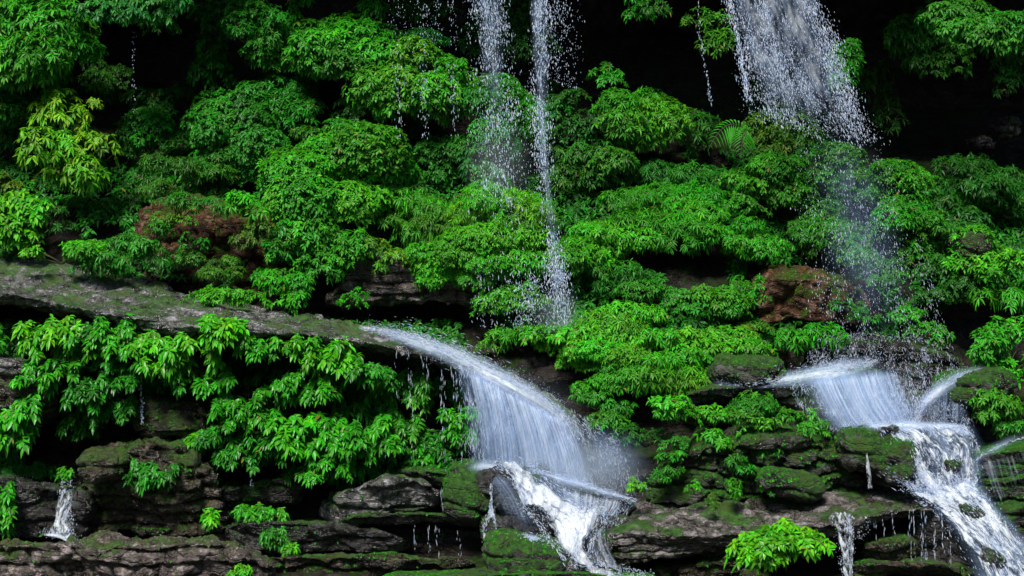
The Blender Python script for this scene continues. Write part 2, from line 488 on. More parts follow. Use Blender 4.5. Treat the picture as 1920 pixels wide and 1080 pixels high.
SL('rock_slab', 'broken brown slab beside the large leafed plant at the bottom',
   [(1215, 1056, 1068, 1092, -.5, .6), (1290, 1052, 1064, 1085, -.55, .6), (1340, 1036, 1054, 1080, -.6, .6), (1400, 1044, 1060, 1090, -.6, .6), (1440, 1062, 1072, 1095, -.5, .6)], M_BROWN, .07, 5, 21)
SL('rock_block', 'big mossy block with a steep dark face above the layered slab',
   [(1215, 868, 888, 945, .45, 1), (1270, 826, 850, 945, .35, 1.1), (1340, 806, 834, 940, .3, 1.1), (1430, 800, 824, 935, .3, 1.1), (1510, 796, 820, 930, .3, 1.1), (1560, 816, 846, 928, .3, 1), (1600, 862, 890, 926, .35, .9), (1640, 905, 918, 930, .4, .8)], M_MOSS, .10, 5, 22, m=144)
boulder('boulder', 'bright green mossy wedge low on the big mossy block', 1480, 906, 62, 26, .1, .35, M_MOSS, .04, 3, 23, -14)
boulder('boulder', 'rounded mossy boulder with a grey wet top under the bright shrubs', 1402, 694, 72, 30, 1.25, .5, M_MOSS, .04, 3, 24)
SL('rock_ledge', 'thin mossy lip where the right waterfall starts',
   [(1270, 732, 744, 768, 1.0, .9), (1340, 714, 726, 752, .95, .9), (1430, 712, 724, 750, .9, .9), (1490, 700, 716, 760, .85, .9), (1550, 688, 708, 800, .85, .9), (1620, 680, 696, 810, .95, .9), (1670, 684, 700, 810, 1.1, .8)], M_MOSS, .04, 4, 25)
SL('rock_ledge', 'upper dark step where the right spray lands',
   [(1500, 650, 660, 720, 1.7, .9), (1580, 634, 644, 720, 1.6, .9), (1680, 634, 645, 730, 1.6, .9), (1770, 650, 664, 740, 1.6, .9), (1830, 690, 700, 760, 1.6, .9)], M_DARK, .06, 4, 26)
boulder('boulder', 'smooth dark green wedge boulder right of the curved water jet', 1822, 722, 74, 34, 1.15, .5, M_MOSS, .04, 2, 27, 8)
SL('rock_block', 'wet dark wall behind the curved water jet',
   [(1640, 720, 732, 830, 1.25, .8), (1730, 726, 738, 830, 1.2, .8), (1800, 740, 750, 830, 1.2, .8), (1850, 780, 790, 830, 1.2, .8)], M_DARK, .05, 3, 28)
boulder('boulder', 'round grey boulder wrapped in misty water left of the right cascade', 1618, 842, 46, 42, .3, .42, M_MOSS, .05, 4, 29)
boulder('boulder', 'green mossy boulder against the left edge of the right cascade', 1668, 862, 42, 48, .2, .42, M_MOSS, .04, 3, 30)
boulder('boulder', 'dark wet stone breaking the flow in the upper right cascade', 1778, 872, 20, 14, .02, .16, M_DARK, .03, 3, 53)
boulder('boulder', 'dark wet stone in the middle of the lower run of the right cascade', 1822, 962, 26, 12, -.62, .16, M_DARK, .03, 3, 54, -24)
boulder('boulder', 'lowest dark stone showing through the right cascade near the corner', 1862, 1046, 26, 14, -1.12, .16, M_DARK, .03, 3, 55, -30)
boulder('boulder', 'small dark stone poking through the foam on top of the right cascade', 1664, 803, 20, 9, .25, .2, M_DARK, .02, 3, 31)
SL('rock_ledge', 'broad stepped rock under the right cascade',
   [(1600, 806, 830, 930, .5, 1), (1680, 802, 822, 925, .35, 1), (1770, 804, 822, 925, .3, 1), (1840, 822, 842, 930, .4, 1)], M_DARK, .05, 4, 32)
SL('rock_ledge', 'long sloping rock under the lower run of the right cascade',
   [(1690, 930, 945, 1130, -.3, 1), (1760, 915, 940, 1130, -.45, 1.1), (1840, 915, 985, 1130, -.75, 1.4), (1900, 930, 1035, 1130, -.95, 1.6), (1990, 950, 1085, 1150, -1.1, 1.6)], M_DARK, .05, 4, 33)
SL('rock_slab', 'green streaked slab at the right edge beside the cascade top',
   [(1812, 838, 862, 905, .15, .9), (1870, 822, 848, 905, .05, 1), (1960, 808, 838, 905, .0, 1), (2060, 800, 830, 900, 0, 1)], M_MOSS, .04, 5, 34)
SL('rock_slab', 'second mossy slab at the right edge below the streaked one',
   [(1830, 886, 904, 960, -.05, .9), (1900, 868, 896, 960, -.12, 1), (2060, 860, 885, 955, -.15, 1)], M_MOSS, .04, 5, 35)
SL('rock_slab', 'lowest teal green slab at the right edge beside the white water',
   [(1860, 940, 956, 1040, -.3, .9), (1920, 925, 950, 1050, -.4, 1), (2060, 915, 940, 1050, -.45, 1)], M_MOSS, .04, 4, 36)
SL('rock_slab', 'olive flat slab at the bottom edge left of the right cascade',
   [(1592, 1046, 1056, 1100, -1.0, 1), (1680, 1040, 1054, 1078, -1.1, 1.1), (1760, 1042, 1058, 1080, -1.1, 1.1), (1838, 1056, 1074, 1100, -1.05, 1)], M_BROWN, .04, 5, 37)
SL('rock_block', 'small brown mossy block under the dripping slab edge',
   [(1612, 1018, 1028, 1046, -.5, .6), (1650, 1006, 1018, 1046, -.55, .6), (1700, 1000, 1012, 1046, -.55, .6), (1730, 1014, 1026, 1046, -.5, .6)], M_BROWN, .04, 5, 38)
SL('rock_slab', 'bright green mossy rock along the bottom edge below the central cascade',
   [(700, 1076, 1086, 1160, -1.3, 1), (820, 1070, 1080, 1160, -1.4, 1), (980, 1062, 1074, 1160, -1.5, 1), (1090, 1062, 1074, 1160, -1.5, 1), (1180, 1072, 1082, 1160, -1.45, 1), (1250, 1084, 1094, 1160, -1.4, 1)], M_MOSS, .03, 4, 39)
boulder('boulder', 'reddish brown boulder at the left edge below the ledge', 42, 742, 76, 62, 1.05, .5, M_BROWN, .08, 4, 40)
boulder('boulder', 'grey topped rock peeking out at the left edge under the ledge', 14, 682, 56, 16, .9, .4, M_GREY, .04, 4, 41, -8)
boulder('boulder', 'squarish brown block with a flat top among the hanging plants', 325, 782, 64, 34, 1.2, .45, M_BROWN, .06, 5, 42, -2, .5)
SL('rock_block', 'tall mottled brown block with a green sloping top in the lower left',
   [(150, 850, 880, 985, .65, .9), (200, 826, 850, 1000, .5, 1), (270, 816, 836, 1005, .4, 1), (340, 824, 838, 1005, .45, 1), (385, 862, 880, 1005, .6, .9), (430, 925, 940, 1005, .7, .8)], M_BROWN, .10, 6, 43, m=144)
boulder('boulder', 'rounded tan boulder on the shoulder of the tall brown block', 195, 874, 48, 28, .35, .35, M_BROWN, .05, 4, 44)
SL('rock_ledge', 'flat topped dark ledge that the small left trickle drops from',
   [(-120, 886, 896, 1010, .4, 1), (0, 890, 899, 1010, .3, 1), (80, 892, 902, 1010, .3, 1), (150, 900, 910, 1010, .35, 1), (185, 912, 925, 1010, .45, .9)], M_DARK, .06, 3, 45)
SL('rock_wall', 'pale mauve layered outcrop showing below the central shrubs',
   [(620, 546, 554, 578, 2.5, .8), (680, 470, 482, 566, 2.5, .8), (740, 480, 494, 560, 2.45, .8), (830, 500, 514, 572, 2.4, .8), (920, 546, 554, 574, 2.45, .8)], M_MAUVE, .07, 6, 46)
SL('rock_wall', 'red brown layered outcrop above the long ledge on the left',
   [(250, 396, 420, 530, 2.9, .9), (310, 378, 412, 555, 2.7, .9), (400, 372, 408, 560, 2.6, .9), (480, 388, 420, 560, 2.66, .9), (550, 430, 450, 560, 2.85, .9)], M_RED, .10, 3, 47)
SL('rock_wall', 'bare rusty red earth bank behind the right spray',
   [(1395, 510, 540, 600, 2.2, 1.2), (1450, 492, 520, 605, 2.0, 1.3), (1540, 496, 522, 610, 1.98, 1.3), (1640, 522, 552, 610, 2.15, 1.2)], M_RED, .09, 1.3, 48)
boulder('boulder', 'pale wet rock glinting in the dark hollow at upper right', 1888, 240, 20, 20, 6.2, .25, M_MAUVE, .07, 6, 49)
boulder('boulder', 'lower pale wet stones glinting in the dark hollow at upper right', 1838, 268, 26, 12, 6.0, .25, M_MAUVE, .07, 6, 50, -10)
SL('rock_ledge', 'mossy grey shelf under the hanging plants left of the washed block',
   [(405, 912, 922, 948, .8, .8), (470, 896, 908, 944, .75, .8), (530, 884, 896, 940, .7, .8), (575, 892, 902, 940, .75, .8)], M_MOSS, .06, 4, 51)
boulder('boulder', 'grassy brown tussock rock among shrubs at the right edge', 1822, 456, 34, 28, 2.5, .3, M_BROWN, .05, 3, 52)


# ------------------------------------------------------------------ foliage
class Leaves:
    def __init__(s): s.v, s.c, s.n = [], [], 0

    def add(s, pos, d, nrm, L, w, droop, tint):
        d = unit(d)
        sd = unit(np.cross(d, nrm)); up = np.cross(sd, d)
        zz = np.array([0, 0, -1.0])
        L, w, droop = (np.asarray(a, float)[:, None] for a in (L, w, droop))
        C = lambda t: pos + d * L * t + zz * droop * L * t * t
        a, b = C(.3), C(.66)
        V = np.stack([C(0), a + sd * w * .42 + up * w * .14, a, a - sd * w * .42 + up * w * .14,
                      b + sd * w * .46 + up * w * .1, b, b - sd * w * .46 + up * w * .1, C(1)], 1)
        s.v.append(V.reshape(-1, 3)); s.c.append(np.repeat(tint, 8, 0)); s.n += len(pos)

    def build(s, name, mat, parent=None):
        V = np.concatenate(s.v); C = np.concatenate(s.c)
        b = np.arange(s.n)[:, None] * 8
        tri = np.concatenate([b + np.array(f)[None] for f in ((0, 2, 1), (0, 3, 2), (4, 5, 7), (5, 6, 7))])
        qd = np.concatenate([b + np.array(f)[None] for f in ((1, 2, 5, 4), (2, 3, 6, 5))])
        return link_mesh(name, V, [tri, qd], mat, parent, tint=C, smooth=False)


TINT = {  # leaf base colours, lime to dark green
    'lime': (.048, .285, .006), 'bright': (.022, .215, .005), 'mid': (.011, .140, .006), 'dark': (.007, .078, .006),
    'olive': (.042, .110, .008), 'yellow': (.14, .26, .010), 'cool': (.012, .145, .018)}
LSC = .50


def whorls(lv, A, O, L, tint, k=6, droop=.35, spread=1.0, wr=.38, down=.25, jit=.22):
    """k leaves around each anchor A with outward axis O."""
    n = len(A)
    A = np.repeat(A, k, 0); O = np.repeat(unit(O), k, 0)
    ph = (np.tile(np.arange(k), n) / k * 2 * math.pi + np.repeat(rng.uniform(0, 6.28, n), k) + rng.normal(0, .3, n * k))
    ref = np.where(np.abs(O[:, 2:3]) > .9, np.array([[1., 0, 0]]), np.array([[0, 0, 1.]]))
    e1 = unit(np.cross(O, ref)); e2 = np.cross(O, e1)
    rad = e1 * np.cos(ph)[:, None] + e2 * np.sin(ph)[:, None]
    d = rad * spread + O * rng.uniform(.15, .7, (n * k, 1)) - np.array([0, 0, 1]) * down + rng.normal(0, .12, (n * k, 3))
    nrm = unit(O + np.array([0, 0, .7]) + rng.normal(0, .25, (n * k, 3)))
    ln = L * rng.uniform(.6, 1.15, n * k)
    base = np.repeat(np.repeat(np.array([tint]), n, 0) * (1 + rng.normal(0, jit, (n, 1))).clip(.5, 1.7), k, 0)
    base = base * (1 + rng.normal(0, .16, (n * k, 1))).clip(.5, 1.6)
    base[:, 0] *= rng.uniform(.5, 1.45, n * k)
    old = rng.uniform(0, 1, n * k) < .007            # a few yellowed or dead leaves
    base[old] = np.array([.16, .15, .02]) * rng.uniform(.5, 1.2, (old.sum(), 1))
    lv.add(A + d * .0, d, nrm, ln, ln * wr * rng.uniform(.8, 1.2, n * k), droop * rng.uniform(.4, 1.5, n * k), base.clip(.004, .5))


def tubes(paths, r0, r1, name, mat, parent):
    V, F, b = [], [], 0
    for P in paths:
        n = len(P)
        T = unit(np.gradient(P, axis=0))
        e1 = unit(np.cross(T, np.array([.3, .9, .1]))); e2 = np.cross(T, e1)
        r = np.linspace(r0, r1, n)[:, None]
        ring = np.stack([P + (e1 * math.cos(a) + e2 * math.sin(a)) * r for a in (0, 1.57, 3.14, 4.71)], 1)
        V.append(ring.reshape(-1, 3)); F.append(grid_faces(n, 4, True) + b); b += n * 4
    return link_mesh(name, np.concatenate(V), np.concatenate(F), mat, parent)


def shrub(label, px, py, rx, ry, tint='mid', L=22, nl=None, Y=None, dens=1.0, droop=.4, wr=.4, dep=None, cat='shrub', name='shrub', group=None, base_dy=.75, k=6, mat=None):
    """Lobed mound of leaf whorls; px/py/rx/ry in photo pixels at its own depth."""
    if rx > 30 and py < 720: rx, ry = rx * 1.07, ry * 1.22
    if Y is None: Y = float(cliffY(px, py + ry * .5)) - .35
    s = mpp(Y)
    c = W(px, py, Y); a, b = rx * s, ry * s
    h = dep or min(.75, .75 * max(min(a, b * 1.6), .16))
    Lm = L * LSC * s
    col = np.array(TINT[tint]) if isinstance(tint, str) else np.array(tint) * np.array([.72, 1.14, .6])
    nl = nl or int(np.clip(rx * ry / 420, 4, 22))
    base = W(px, py + ry * base_dy, Y + h * .6)
    root = empty(name, base)
    tag(root, label, cat, group)
    lv = Leaves()
    Lm *= rng.uniform(.85, 1.15); wr *= rng.uniform(.75, 1.15); k = int(rng.integers(5, 8)); droop *= rng.uniform(.7, 1.4)
    if rx > 30 and py < 720:                          # a mix of kinds: broad, narrow and fine leaved
        kind = rng.uniform()
        if kind < .22: wr *= .55; k += 2; Lm *= 1.2
        elif kind < .45: Lm *= .76; wr *= 1.15
    ang = rng.uniform(0, 2 * math.pi, nl); rr = np.sqrt(rng.uniform(0.02, 1, nl)) * .78
    lc = np.stack([np.cos(ang) * rr * a, rng.uniform(-.45, .5, nl) * h, np.sin(ang) * rr * b], -1)
    lc[:, 1] -= (-lc[:, 2] / b) * .3 * h                # lower lobes lean forward
    stems = []
    for i in range(nl):
        q = rng.uniform(.24, .58)
        ra = np.array([max(a * q, Lm), max(h * .5, Lm), max(b * q * .9, Lm * .8)])
        area = ra[0] * ra[2] * 4.2
        nw = int(np.clip(dens * 1.45 * area / (Lm * Lm * .55), 4, 1100))
        d = unit(rng.normal(0, 1, (nw * 3, 3)))
        d = d[(d[:, 1] < .35) & (d[:, 2] > -.75)][:nw]
        n = len(d)
        dd = d * (1 + .22 * vnoise(d * 2.3 + i * 9.1 + px))[:, None] * np.where(rng.uniform(0, 1, n) < .25, rng.uniform(.55, .9, n), rng.uniform(.88, 1.08, n))[:, None]
        A = c + lc[i] + dd * ra
        O = unit(d / ra * ra.mean() + np.array([0, -.45, .55]))
        sh = col * (1 + rng.normal(0, .17)) * np.array([rng.uniform(.7, 1.6), rng.uniform(.9, 1.1), rng.uniform(.8, 1.2)])
        whorls(lv, A, O, Lm, sh, k=k, droop=droop, wr=wr)
        if rx > 30:                                   # arching twigs that break the outline
            for j in range(int(rng.integers(1, 4))):
                dv = unit(np.array([rng.normal(0, 1), -abs(rng.normal(0, .6)), abs(rng.normal(.3, .6))]))
                p0 = c + lc[i] + dv * ra * .8; rr_ = rng.uniform(.18, .42) * min(a, .6)
                t = np.linspace(0, 1, 7)[:, None]
                Pt = p0 + dv * rr_ * t + np.array([0, 0, -1]) * rr_ * .7 * t * t
                stems.append(np.concatenate([(base * .3 + p0 * .7)[None], Pt]))
                for tt in (.25, .5, .75, 1.0):
                    whorls(lv, (p0 + dv * rr_ * tt + np.array([0, 0, -1]) * rr_ * .7 * tt * tt)[None] + rng.normal(0, .012, (2, 3)), np.tile(unit(dv + np.array([0, -.3, .5])), (2, 1)), Lm, sh * 1.1, k=4, droop=droop, wr=wr, down=.35)
        for j in range(min(n, 3)):
            p1 = A[j] - O[j] * Lm * .1; m = (base + c + lc[i]) / 2 + rng.normal(0, .1 * a, 3)
            t = np.linspace(0, 1, 7)[:, None]
            t = np.linspace(0, 1, 7)[:, None]; stems.append(base * (1 - t) ** 2 + m * 2 * t * (1 - t) + p1 * t * t)
    lv.build('foliage', mat or M_LEAF, root)
    tubes(stems, .012, .004, 'stems', M_STEM, root)
    return root


def hanging(label, px, py, w, h, tint='bright', L=30, n=9, Y=None, cat='hanging plant', name='hanging_plant', wr=.42, out=.55, group=None):
    """Arching stems that leave the rock, droop and carry drooping leaf fans."""
    if Y is None: Y = float(cliffY(px, py)) - .3
    n = int(n * 3.0)
    s = mpp(Y); Lm = L * .57 * s
    col = np.array(TINT[tint]) if isinstance(tint, str) else np.array(tint) * np.array([.72, 1.12, .6])
    root = empty(name, W(px, py - h * .5, Y))
    tag(root, label, cat, group)
    lv = Leaves(); stems = []
    for i in range(n):
        x0 = rng.uniform(-.5, .5); y0 = rng.uniform(-.55, .35)
        S = W(px + x0 * w, py + y0 * h, Y + .15)
        reach = rng.uniform(.5, 1.1) * out
        drop = rng.uniform(.12, .45) * h * s
        side = rng.uniform(-.35, .35) * w * s * .6
        t = np.linspace(0, 1, 8)
        P = S + np.stack([side * t, -reach * np.sin(t * 1.57), .25 * h * s * t - (drop + .25 * h * s) * t ** 2.2], -1)
        stems.append(P)
        sh = col * (1 + rng.normal(0, .14)) * np.array([rng.uniform(.8, 1.3), 1, 1])
        for tt in (.45, .62, .78, .9, 1.0):
            A = np.array([np.interp(tt, t, P[:, c]) for c in range(3)])[None] + rng.normal(0, .2 * Lm, (2, 3))
            O = unit(np.array([[rng.normal(0, .3), -.6, .75]] * 2))
            whorls(lv, A, O, Lm, sh, k=6, droop=.55, wr=wr, down=.45)
    lv.build('foliage', M_WETLEAF, root)
    tubes(stems, .009, .004, 'stems', M_STEM, root)
    return root


S, H = shrub, hanging
# --- upper left
S('large bright shrub filling the top left corner', 50, 70, 120, 78, 'bright', 24, Y=3.4)
S('pale leaved branch hanging from the top edge over the dark hollow', 245, 8, 95, 28, 'cool', 26, Y=3.2, droop=.6)
S('dull green shrub below the large corner shrub', 40, 172, 95, 50, 'mid', 19, Y=4.0, dens=.7)
S('dark shrub at the left edge beside the yellow green bush', 5, 232, 40, 36, 'dark', 20, Y=4.2, dens=.7)
S('loose yellow green bush with drooping sprays at the left', 130, 270, 88, 84, (.095, .215, .010), 27, Y=3.0, nl=9, dens=.6, droop=.6)
S('tiny yellow leaved sprig above the yellow green bush', 178, 188, 20, 11, 'yellow', 20, Y=3.3, nl=3, dens=.6)
S('lime green drooping shrub at the left edge above the ledge', 25, 405, 48, 52, 'lime', 30, Y=2.3, droop=.6)
S('dull olive sprig at the left edge above the lime shrub', 14, 346, 40, 18, 'olive', 20, Y=2.7, dens=.6)
S('glowing lime mound sitting on the left end of the ledge', 115, 474, 66, 22, 'lime', 17, Y=1.9, dens=1.3)
S('darker leafy mound on the ledge right of the lime mound', 225, 474, 76, 32, 'mid', 19, Y=2.1)
S('thin dark plant at the foot of the lime shrub on the left', 85, 420, 45, 30, 'dark', 20, dens=.5)
S('dim ferny bush at the lower edge of the upper left hollow', 300, 186, 64, 28, 'dark', 20, Y=5.4, dens=.8)
S('dim mid green bush right of the yellow green bush', 285, 255, 62, 44, 'mid', 18, Y=4.3, dens=.75)
S('olive tinged bush above the red outcrop', 320, 330, 62, 36, (.035, .10, .012), 17, Y=3.5, dens=.8)
S('feathery dark sapling with a bare thin stem near the top hollow', 405, 140, 38, 34, 'mid', 20, Y=5.0, dens=.6)
S('tall dark shrub at the top edge right of the hollow', 490, 55, 62, 66, 'mid', 19, Y=4.2, dens=.75)
S('dark sprig dangling in the top hollow', 395, 40, 45, 34, 'dark', 20, Y=5.2, dens=.35)
S('full mid green shrub at the centre of the upper left slope', 450, 245, 88, 78, 'mid', 20, Y=4.0)
S('dark green bush between the upper left shrubs', 370, 235, 50, 50, (.020, .10, .010), 19, Y=4.3)
S('mid green bush dripping toward the red outcrop', 390, 320, 50, 40, (.022, .11, .010), 20, Y=3.7, dens=.8)
S('small bright tuft on top of the red outcrop', 460, 388, 36, 20, 'bright', 20, Y=2.25)
S('yellowish tuft on the left side of the red outcrop', 330, 400, 40, 20, (.06, .15, .012), 15, Y=2.25, dens=.6)
S('small green plant on the face of the red outcrop', 365, 450, 26, 24, 'mid', 18, Y=2.2, dens=.6)
S('pale leafy sprig on the right of the red outcrop', 480, 440, 36, 22, 'olive', 19, Y=2.2, dens=.6)
S('drooping green sprig over the left end of the red outcrop', 285, 440, 36, 26, 'mid', 18, Y=2.2, dens=.8)
S('dull leafy plant low on the red outcrop', 440, 500, 40, 26, 'olive', 17, Y=2.3, dens=.8)
S('small fresh plant hanging at the right end of the red outcrop', 505, 470, 26, 24, 'mid', 19, Y=2.2, dens=.8)
S('round mossy cushion plant at the foot of the red outcrop', 395, 515, 34, 22, (.03, .10, .01), 11, Y=2.1, dens=1.2)
S('small olive cushion plant left of the round cushion', 345, 485, 34, 24, (.045, .11, .012), 12, Y=2.3, dens=.8)
S('bright lime strip of low plants along the back of the ledge', 440, 552, 74, 15, 'lime', 17, Y=1.7, dens=1.2)
S('leafy clump hanging over the ledge right of the lime strip', 540, 535, 44, 40, 'bright', 20, Y=2.0)
# --- upper middle
S('broad bright shrub high on the slope left of the first waterfall', 640, 92, 120, 56, 'bright', 20, Y=4.2)
S('rounded bright shrub just left of the first waterfall', 775, 158, 95, 72, (.045, .18, .011), 22, Y=3.7)
S('mid green shrub on the upper slope below the broad bright one', 570, 178, 74, 50, 'mid', 19, Y=4.4)
S('bluish green shrub beneath the top left drips', 790, 85, 50, 24, 'cool', 19, Y=4.0)
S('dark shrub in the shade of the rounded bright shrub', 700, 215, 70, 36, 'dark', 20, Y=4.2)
S('shaded leafy band above the big cascading bush', 620, 258, 66, 34, (.03, .14, .010), 20, Y=3.8)
S('big cascading bright bush in the middle of the left slope', 640, 340, 118, 74, (.045, .195, .010), 20, Y=3.1, dens=1.2)
S('bright lower skirt of the big cascading bush', 602, 440, 84, 62, 'bright', 22, Y=2.7, droop=.55)
S('small bright bush left of the cascading bush skirt', 520, 505, 46, 30, 'bright', 20, Y=2.3, dens=.8)
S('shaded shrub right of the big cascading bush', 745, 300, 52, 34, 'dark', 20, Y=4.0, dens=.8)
S('mid green shrub left of the wet shrubs under the first waterfall', 835, 300, 60, 42, 'mid', 20, Y=3.7)
S('bright layered shrub above the mauve outcrop', 775, 395, 72, 44, (.04, .17, .010), 20, Y=3.0)
S('yellow green bush on the left of the mauve outcrop', 705, 480, 44, 28, (.075, .19, .014), 21, Y=2.3, dens=.8)
S('small drooping sprig on the mauve outcrop', 800, 520, 26, 20, 'bright', 18, Y=2.2, dens=.7)
S('small sprigs under the mauve outcrop', 665, 560, 40, 18, 'bright', 18, Y=2.2, dens=.4)
S('glossy wet shrub behind the upper drops of the left waterfall stream', 930, 200, 62, 52, 'mid', 20, Y=3.6)
S('bluish wet shrub in the spray of the left waterfall stream', 930, 290, 62, 46, 'cool', 19, Y=3.3)
S('pale domed shrub where the left waterfall stream lands', 935, 398, 84, 52, 'lime', 18, Y=2.5, dens=1.3)
S('wide bright shrub below the pale domed shrub', 890, 478, 110, 48, (.050, .235, .010), 19, Y=2.3, dens=1.2)
S('bright shrub split by the right waterfall stream', 1010, 470, 80, 44, (.052, .235, .010), 18, Y=2.35, dens=1.2)
S('wet shrub hanging below the wide bright shrub', 950, 540, 74, 34, (.04, .16, .012), 19, Y=2.1)
S('mid green shrub between the two waterfall streams', 985, 240, 42, 60, 'mid', 19, Y=3.5)
S('dark wet shrub right of the right waterfall stream', 1085, 215, 60, 46, 'dark', 19, Y=4.0)
S('spiky dark sprig sticking out above the wet shrub', 1128, 140, 34, 20, 'mid', 22, Y=4.2, nl=4, dens=.5)
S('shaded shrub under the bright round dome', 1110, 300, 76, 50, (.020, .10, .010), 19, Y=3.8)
# --- upper right
S('bright round domed shrub against the black hollow', 1205, 220, 80, 52, (.045, .18, .010), 18, Y=3.9, dens=1.3)
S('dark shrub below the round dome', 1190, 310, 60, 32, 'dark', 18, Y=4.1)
S('dark shrub left of the fern', 1310, 245, 55, 32, (.02, .10, .012), 19, Y=4.4)
S('mid green shrub below the fern', 1280, 345, 70, 34, 'mid', 19, Y=3.7)
S('wide bright shrub right of the right waterfall stream', 1235, 405, 120, 48, 'bright', 20, Y=3.0, dens=1.1)
S('bright shrub with a dark hollow beneath it', 1360, 445, 84, 40, 'bright', 20, Y=2.8)
S('bright low spreading shrub beside the lower waterfall stream', 1140, 455, 92, 40, (.045, .22, .010), 18, Y=2.6, dens=1.2)
S('leafy shrub below the wide spreading ones', 1120, 515, 76, 34, 'mid', 20, Y=2.4)
S('fresh green shrub left of the right spray', 1440, 355, 80, 48, (.036, .16, .010), 19, Y=3.4)
S('olive twiggy bush behind the right waterfall', 1450, 250, 52, 54, 'olive', 18, Y=3.7, dens=.6)
S('wet shrub behind the lower right spray', 1590, 330, 62, 44, (.026, .12, .014), 19, Y=3.6)
S('mid green shrub right of the right spray', 1690, 355, 84, 44, (.03, .14, .010), 19, Y=3.6)
S('shiny dark shrub reaching into the black hollow at right', 1835, 335, 86, 40, 'dark', 22, Y=4.0, dens=.8)
S('dark shrub at the right edge under the hollow', 1890, 375, 50, 34, 'dark', 20, Y=4.0, dens=.6)
S('wet shrub in the middle of the right spray', 1570, 430, 76, 46, (.026, .12, .012), 19, Y=3.0)
S('glistening shrub just right of the right spray', 1690, 440, 84, 48, (.024, .12, .010), 20, Y=3.1)
S('dim shrub with drooping tips right of the glistening one', 1770, 410, 60, 40, 'dark', 20, Y=3.5)
S('lime green shrub at the right edge beside the tussock rock', 1860, 470, 62, 42, (.06, .21, .012), 23, Y=2.4)
S('bright drooping plant under the lime shrub at the right edge', 1870, 540, 52, 34, 'bright', 22, Y=2.4, droop=.6)
S('dark shrub above the dark crevice at right', 1750, 525, 70, 48, 'dark', 20, Y=2.7)
S('wet low shrub at the foot of the right spray', 1640, 500, 60, 26, (.03, .12, .012), 18, Y=2.4, dens=.8)
S('leafy shrub a little left of the rusty bank', 1335, 560, 62, 42, (.03, .14, .01), 19, Y=2.2)
S('shrub in the dip below the spreading shrubs', 1240, 560, 66, 32, 'mid', 20, Y=2.2)
S('bright bush below the rusty bank', 1510, 622, 62, 34, 'bright', 20, Y=1.7)
S('small bright bush on the upper right step', 1715, 600, 42, 22, 'bright', 20, Y=2.0)
S('small sprig at the right end of the upper right step', 1765, 632, 28, 14, 'bright', 19, Y=1.9, dens=.7)
S('small wet sprig beneath the right spray', 1620, 585, 32, 18, 'mid', 18, Y=2.0, dens=.7)
S('yellow stemmed tuft left of the rusty bank', 1410, 600, 34, 26, 'olive', 22, Y=2.0, dens=.4)
# --- big bright mound
S('bright shrub beside the top of the middle waterfall', 935, 640, 56, 20, (.05, .19, .012), 20, Y=1.85)
S('bright mound below the waterfall landing', 1050, 630, 74, 34, 'lime', 19, Y=1.75, dens=1.2)
S('top of the great bright mound in the centre', 1195, 618, 110, 36, (.055, .21, .011), 19, Y=1.8, dens=1.3)
S('right wing of the great bright mound', 1350, 650, 100, 36, (.055, .215, .011), 20, Y=1.7, dens=1.2)
S('front slope of the great bright mound beside the middle waterfall', 1110, 690, 92, 38, (.05, .20, .010), 20, Y=1.5, dens=1.3)
S('lower right slope of the great bright mound', 1250, 692, 100, 36, (.052, .20, .010), 20, Y=1.45, dens=1.2)
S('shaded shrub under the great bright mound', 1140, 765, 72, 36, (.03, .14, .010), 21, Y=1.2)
S('shrub under the thin mossy lip', 1300, 770, 76, 32, 'bright', 20, Y=.75)
S('wet leaves trailing under the right end of the mossy lip', 1420, 772, 76, 34, (.032, .135, .012), 19, Y=.55)
S('dark shrub at the foot of the shaded slope', 1210, 820, 56, 24, 'dark', 20, Y=.9, dens=.7)
S('shrub beside the wedge boulder at the right edge', 1890, 655, 52, 52, 'bright', 22, Y=1.4)
S('glossy shrub below the wedge boulder', 1850, 765, 52, 42, (.05, .17, .012), 24, Y=.75)
S('glossy shrub at the right edge above the streaked slab', 1905, 785, 36, 34, 'mid', 23, Y=.8)
# --- hanging plants under the ledge
H('bright hanging plant at the left under the ledge', 125, 630, 110, 62, 'lime', 27, 9, Y=.95)
H('bright hanging plant second along under the ledge', 215, 625, 90, 60, 'bright', 26, 9, Y=.95)
H('large leaved hanging plant under the pale edge of the ledge', 335, 650, 130, 58, 'lime', 31, 11, Y=.85)
H('bright tuft hanging directly from the ledge lip', 425, 614, 62, 36, 'lime', 28, 7, Y=.75)
H('small leaved plant under the ledge right of the lip tuft', 505, 640, 80, 36, 'bright', 22, 7, Y=.95)
H('hanging plant under the lower part of the ledge', 625, 652, 110, 50, (.05, .22, .008), 27, 10, Y=.95)
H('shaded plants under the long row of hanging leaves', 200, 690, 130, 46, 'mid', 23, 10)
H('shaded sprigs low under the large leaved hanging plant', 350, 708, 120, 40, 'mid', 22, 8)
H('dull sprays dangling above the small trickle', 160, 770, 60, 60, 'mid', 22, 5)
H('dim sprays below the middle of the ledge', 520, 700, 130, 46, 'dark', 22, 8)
H('long leaved plant hanging in the middle of the dark wall', 470, 762, 110, 48, 'bright', 25, 9, Y=.9)
H('broad drooping plant in the middle of the dark wall', 580, 800, 130, 56, (.035, .21, .007), 28, 12, Y=.8)
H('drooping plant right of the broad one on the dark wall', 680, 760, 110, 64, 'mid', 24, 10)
H('leafy plant behind the left water threads', 760, 720, 90, 60, (.035, .15, .012), 22, 9)
H('leafy plant low behind the left water threads', 740, 800, 100, 56, (.035, .15, .012), 24, 9)
H('round fresh plant in front of the middle waterfall drips', 862, 790, 62, 52, 'bright', 22, 8, Y=.95, out=.25)
H('small yellow green plant left of the middle waterfall foot', 802, 838, 46, 30, 'bright', 22, 5, Y=1.0, out=.3)
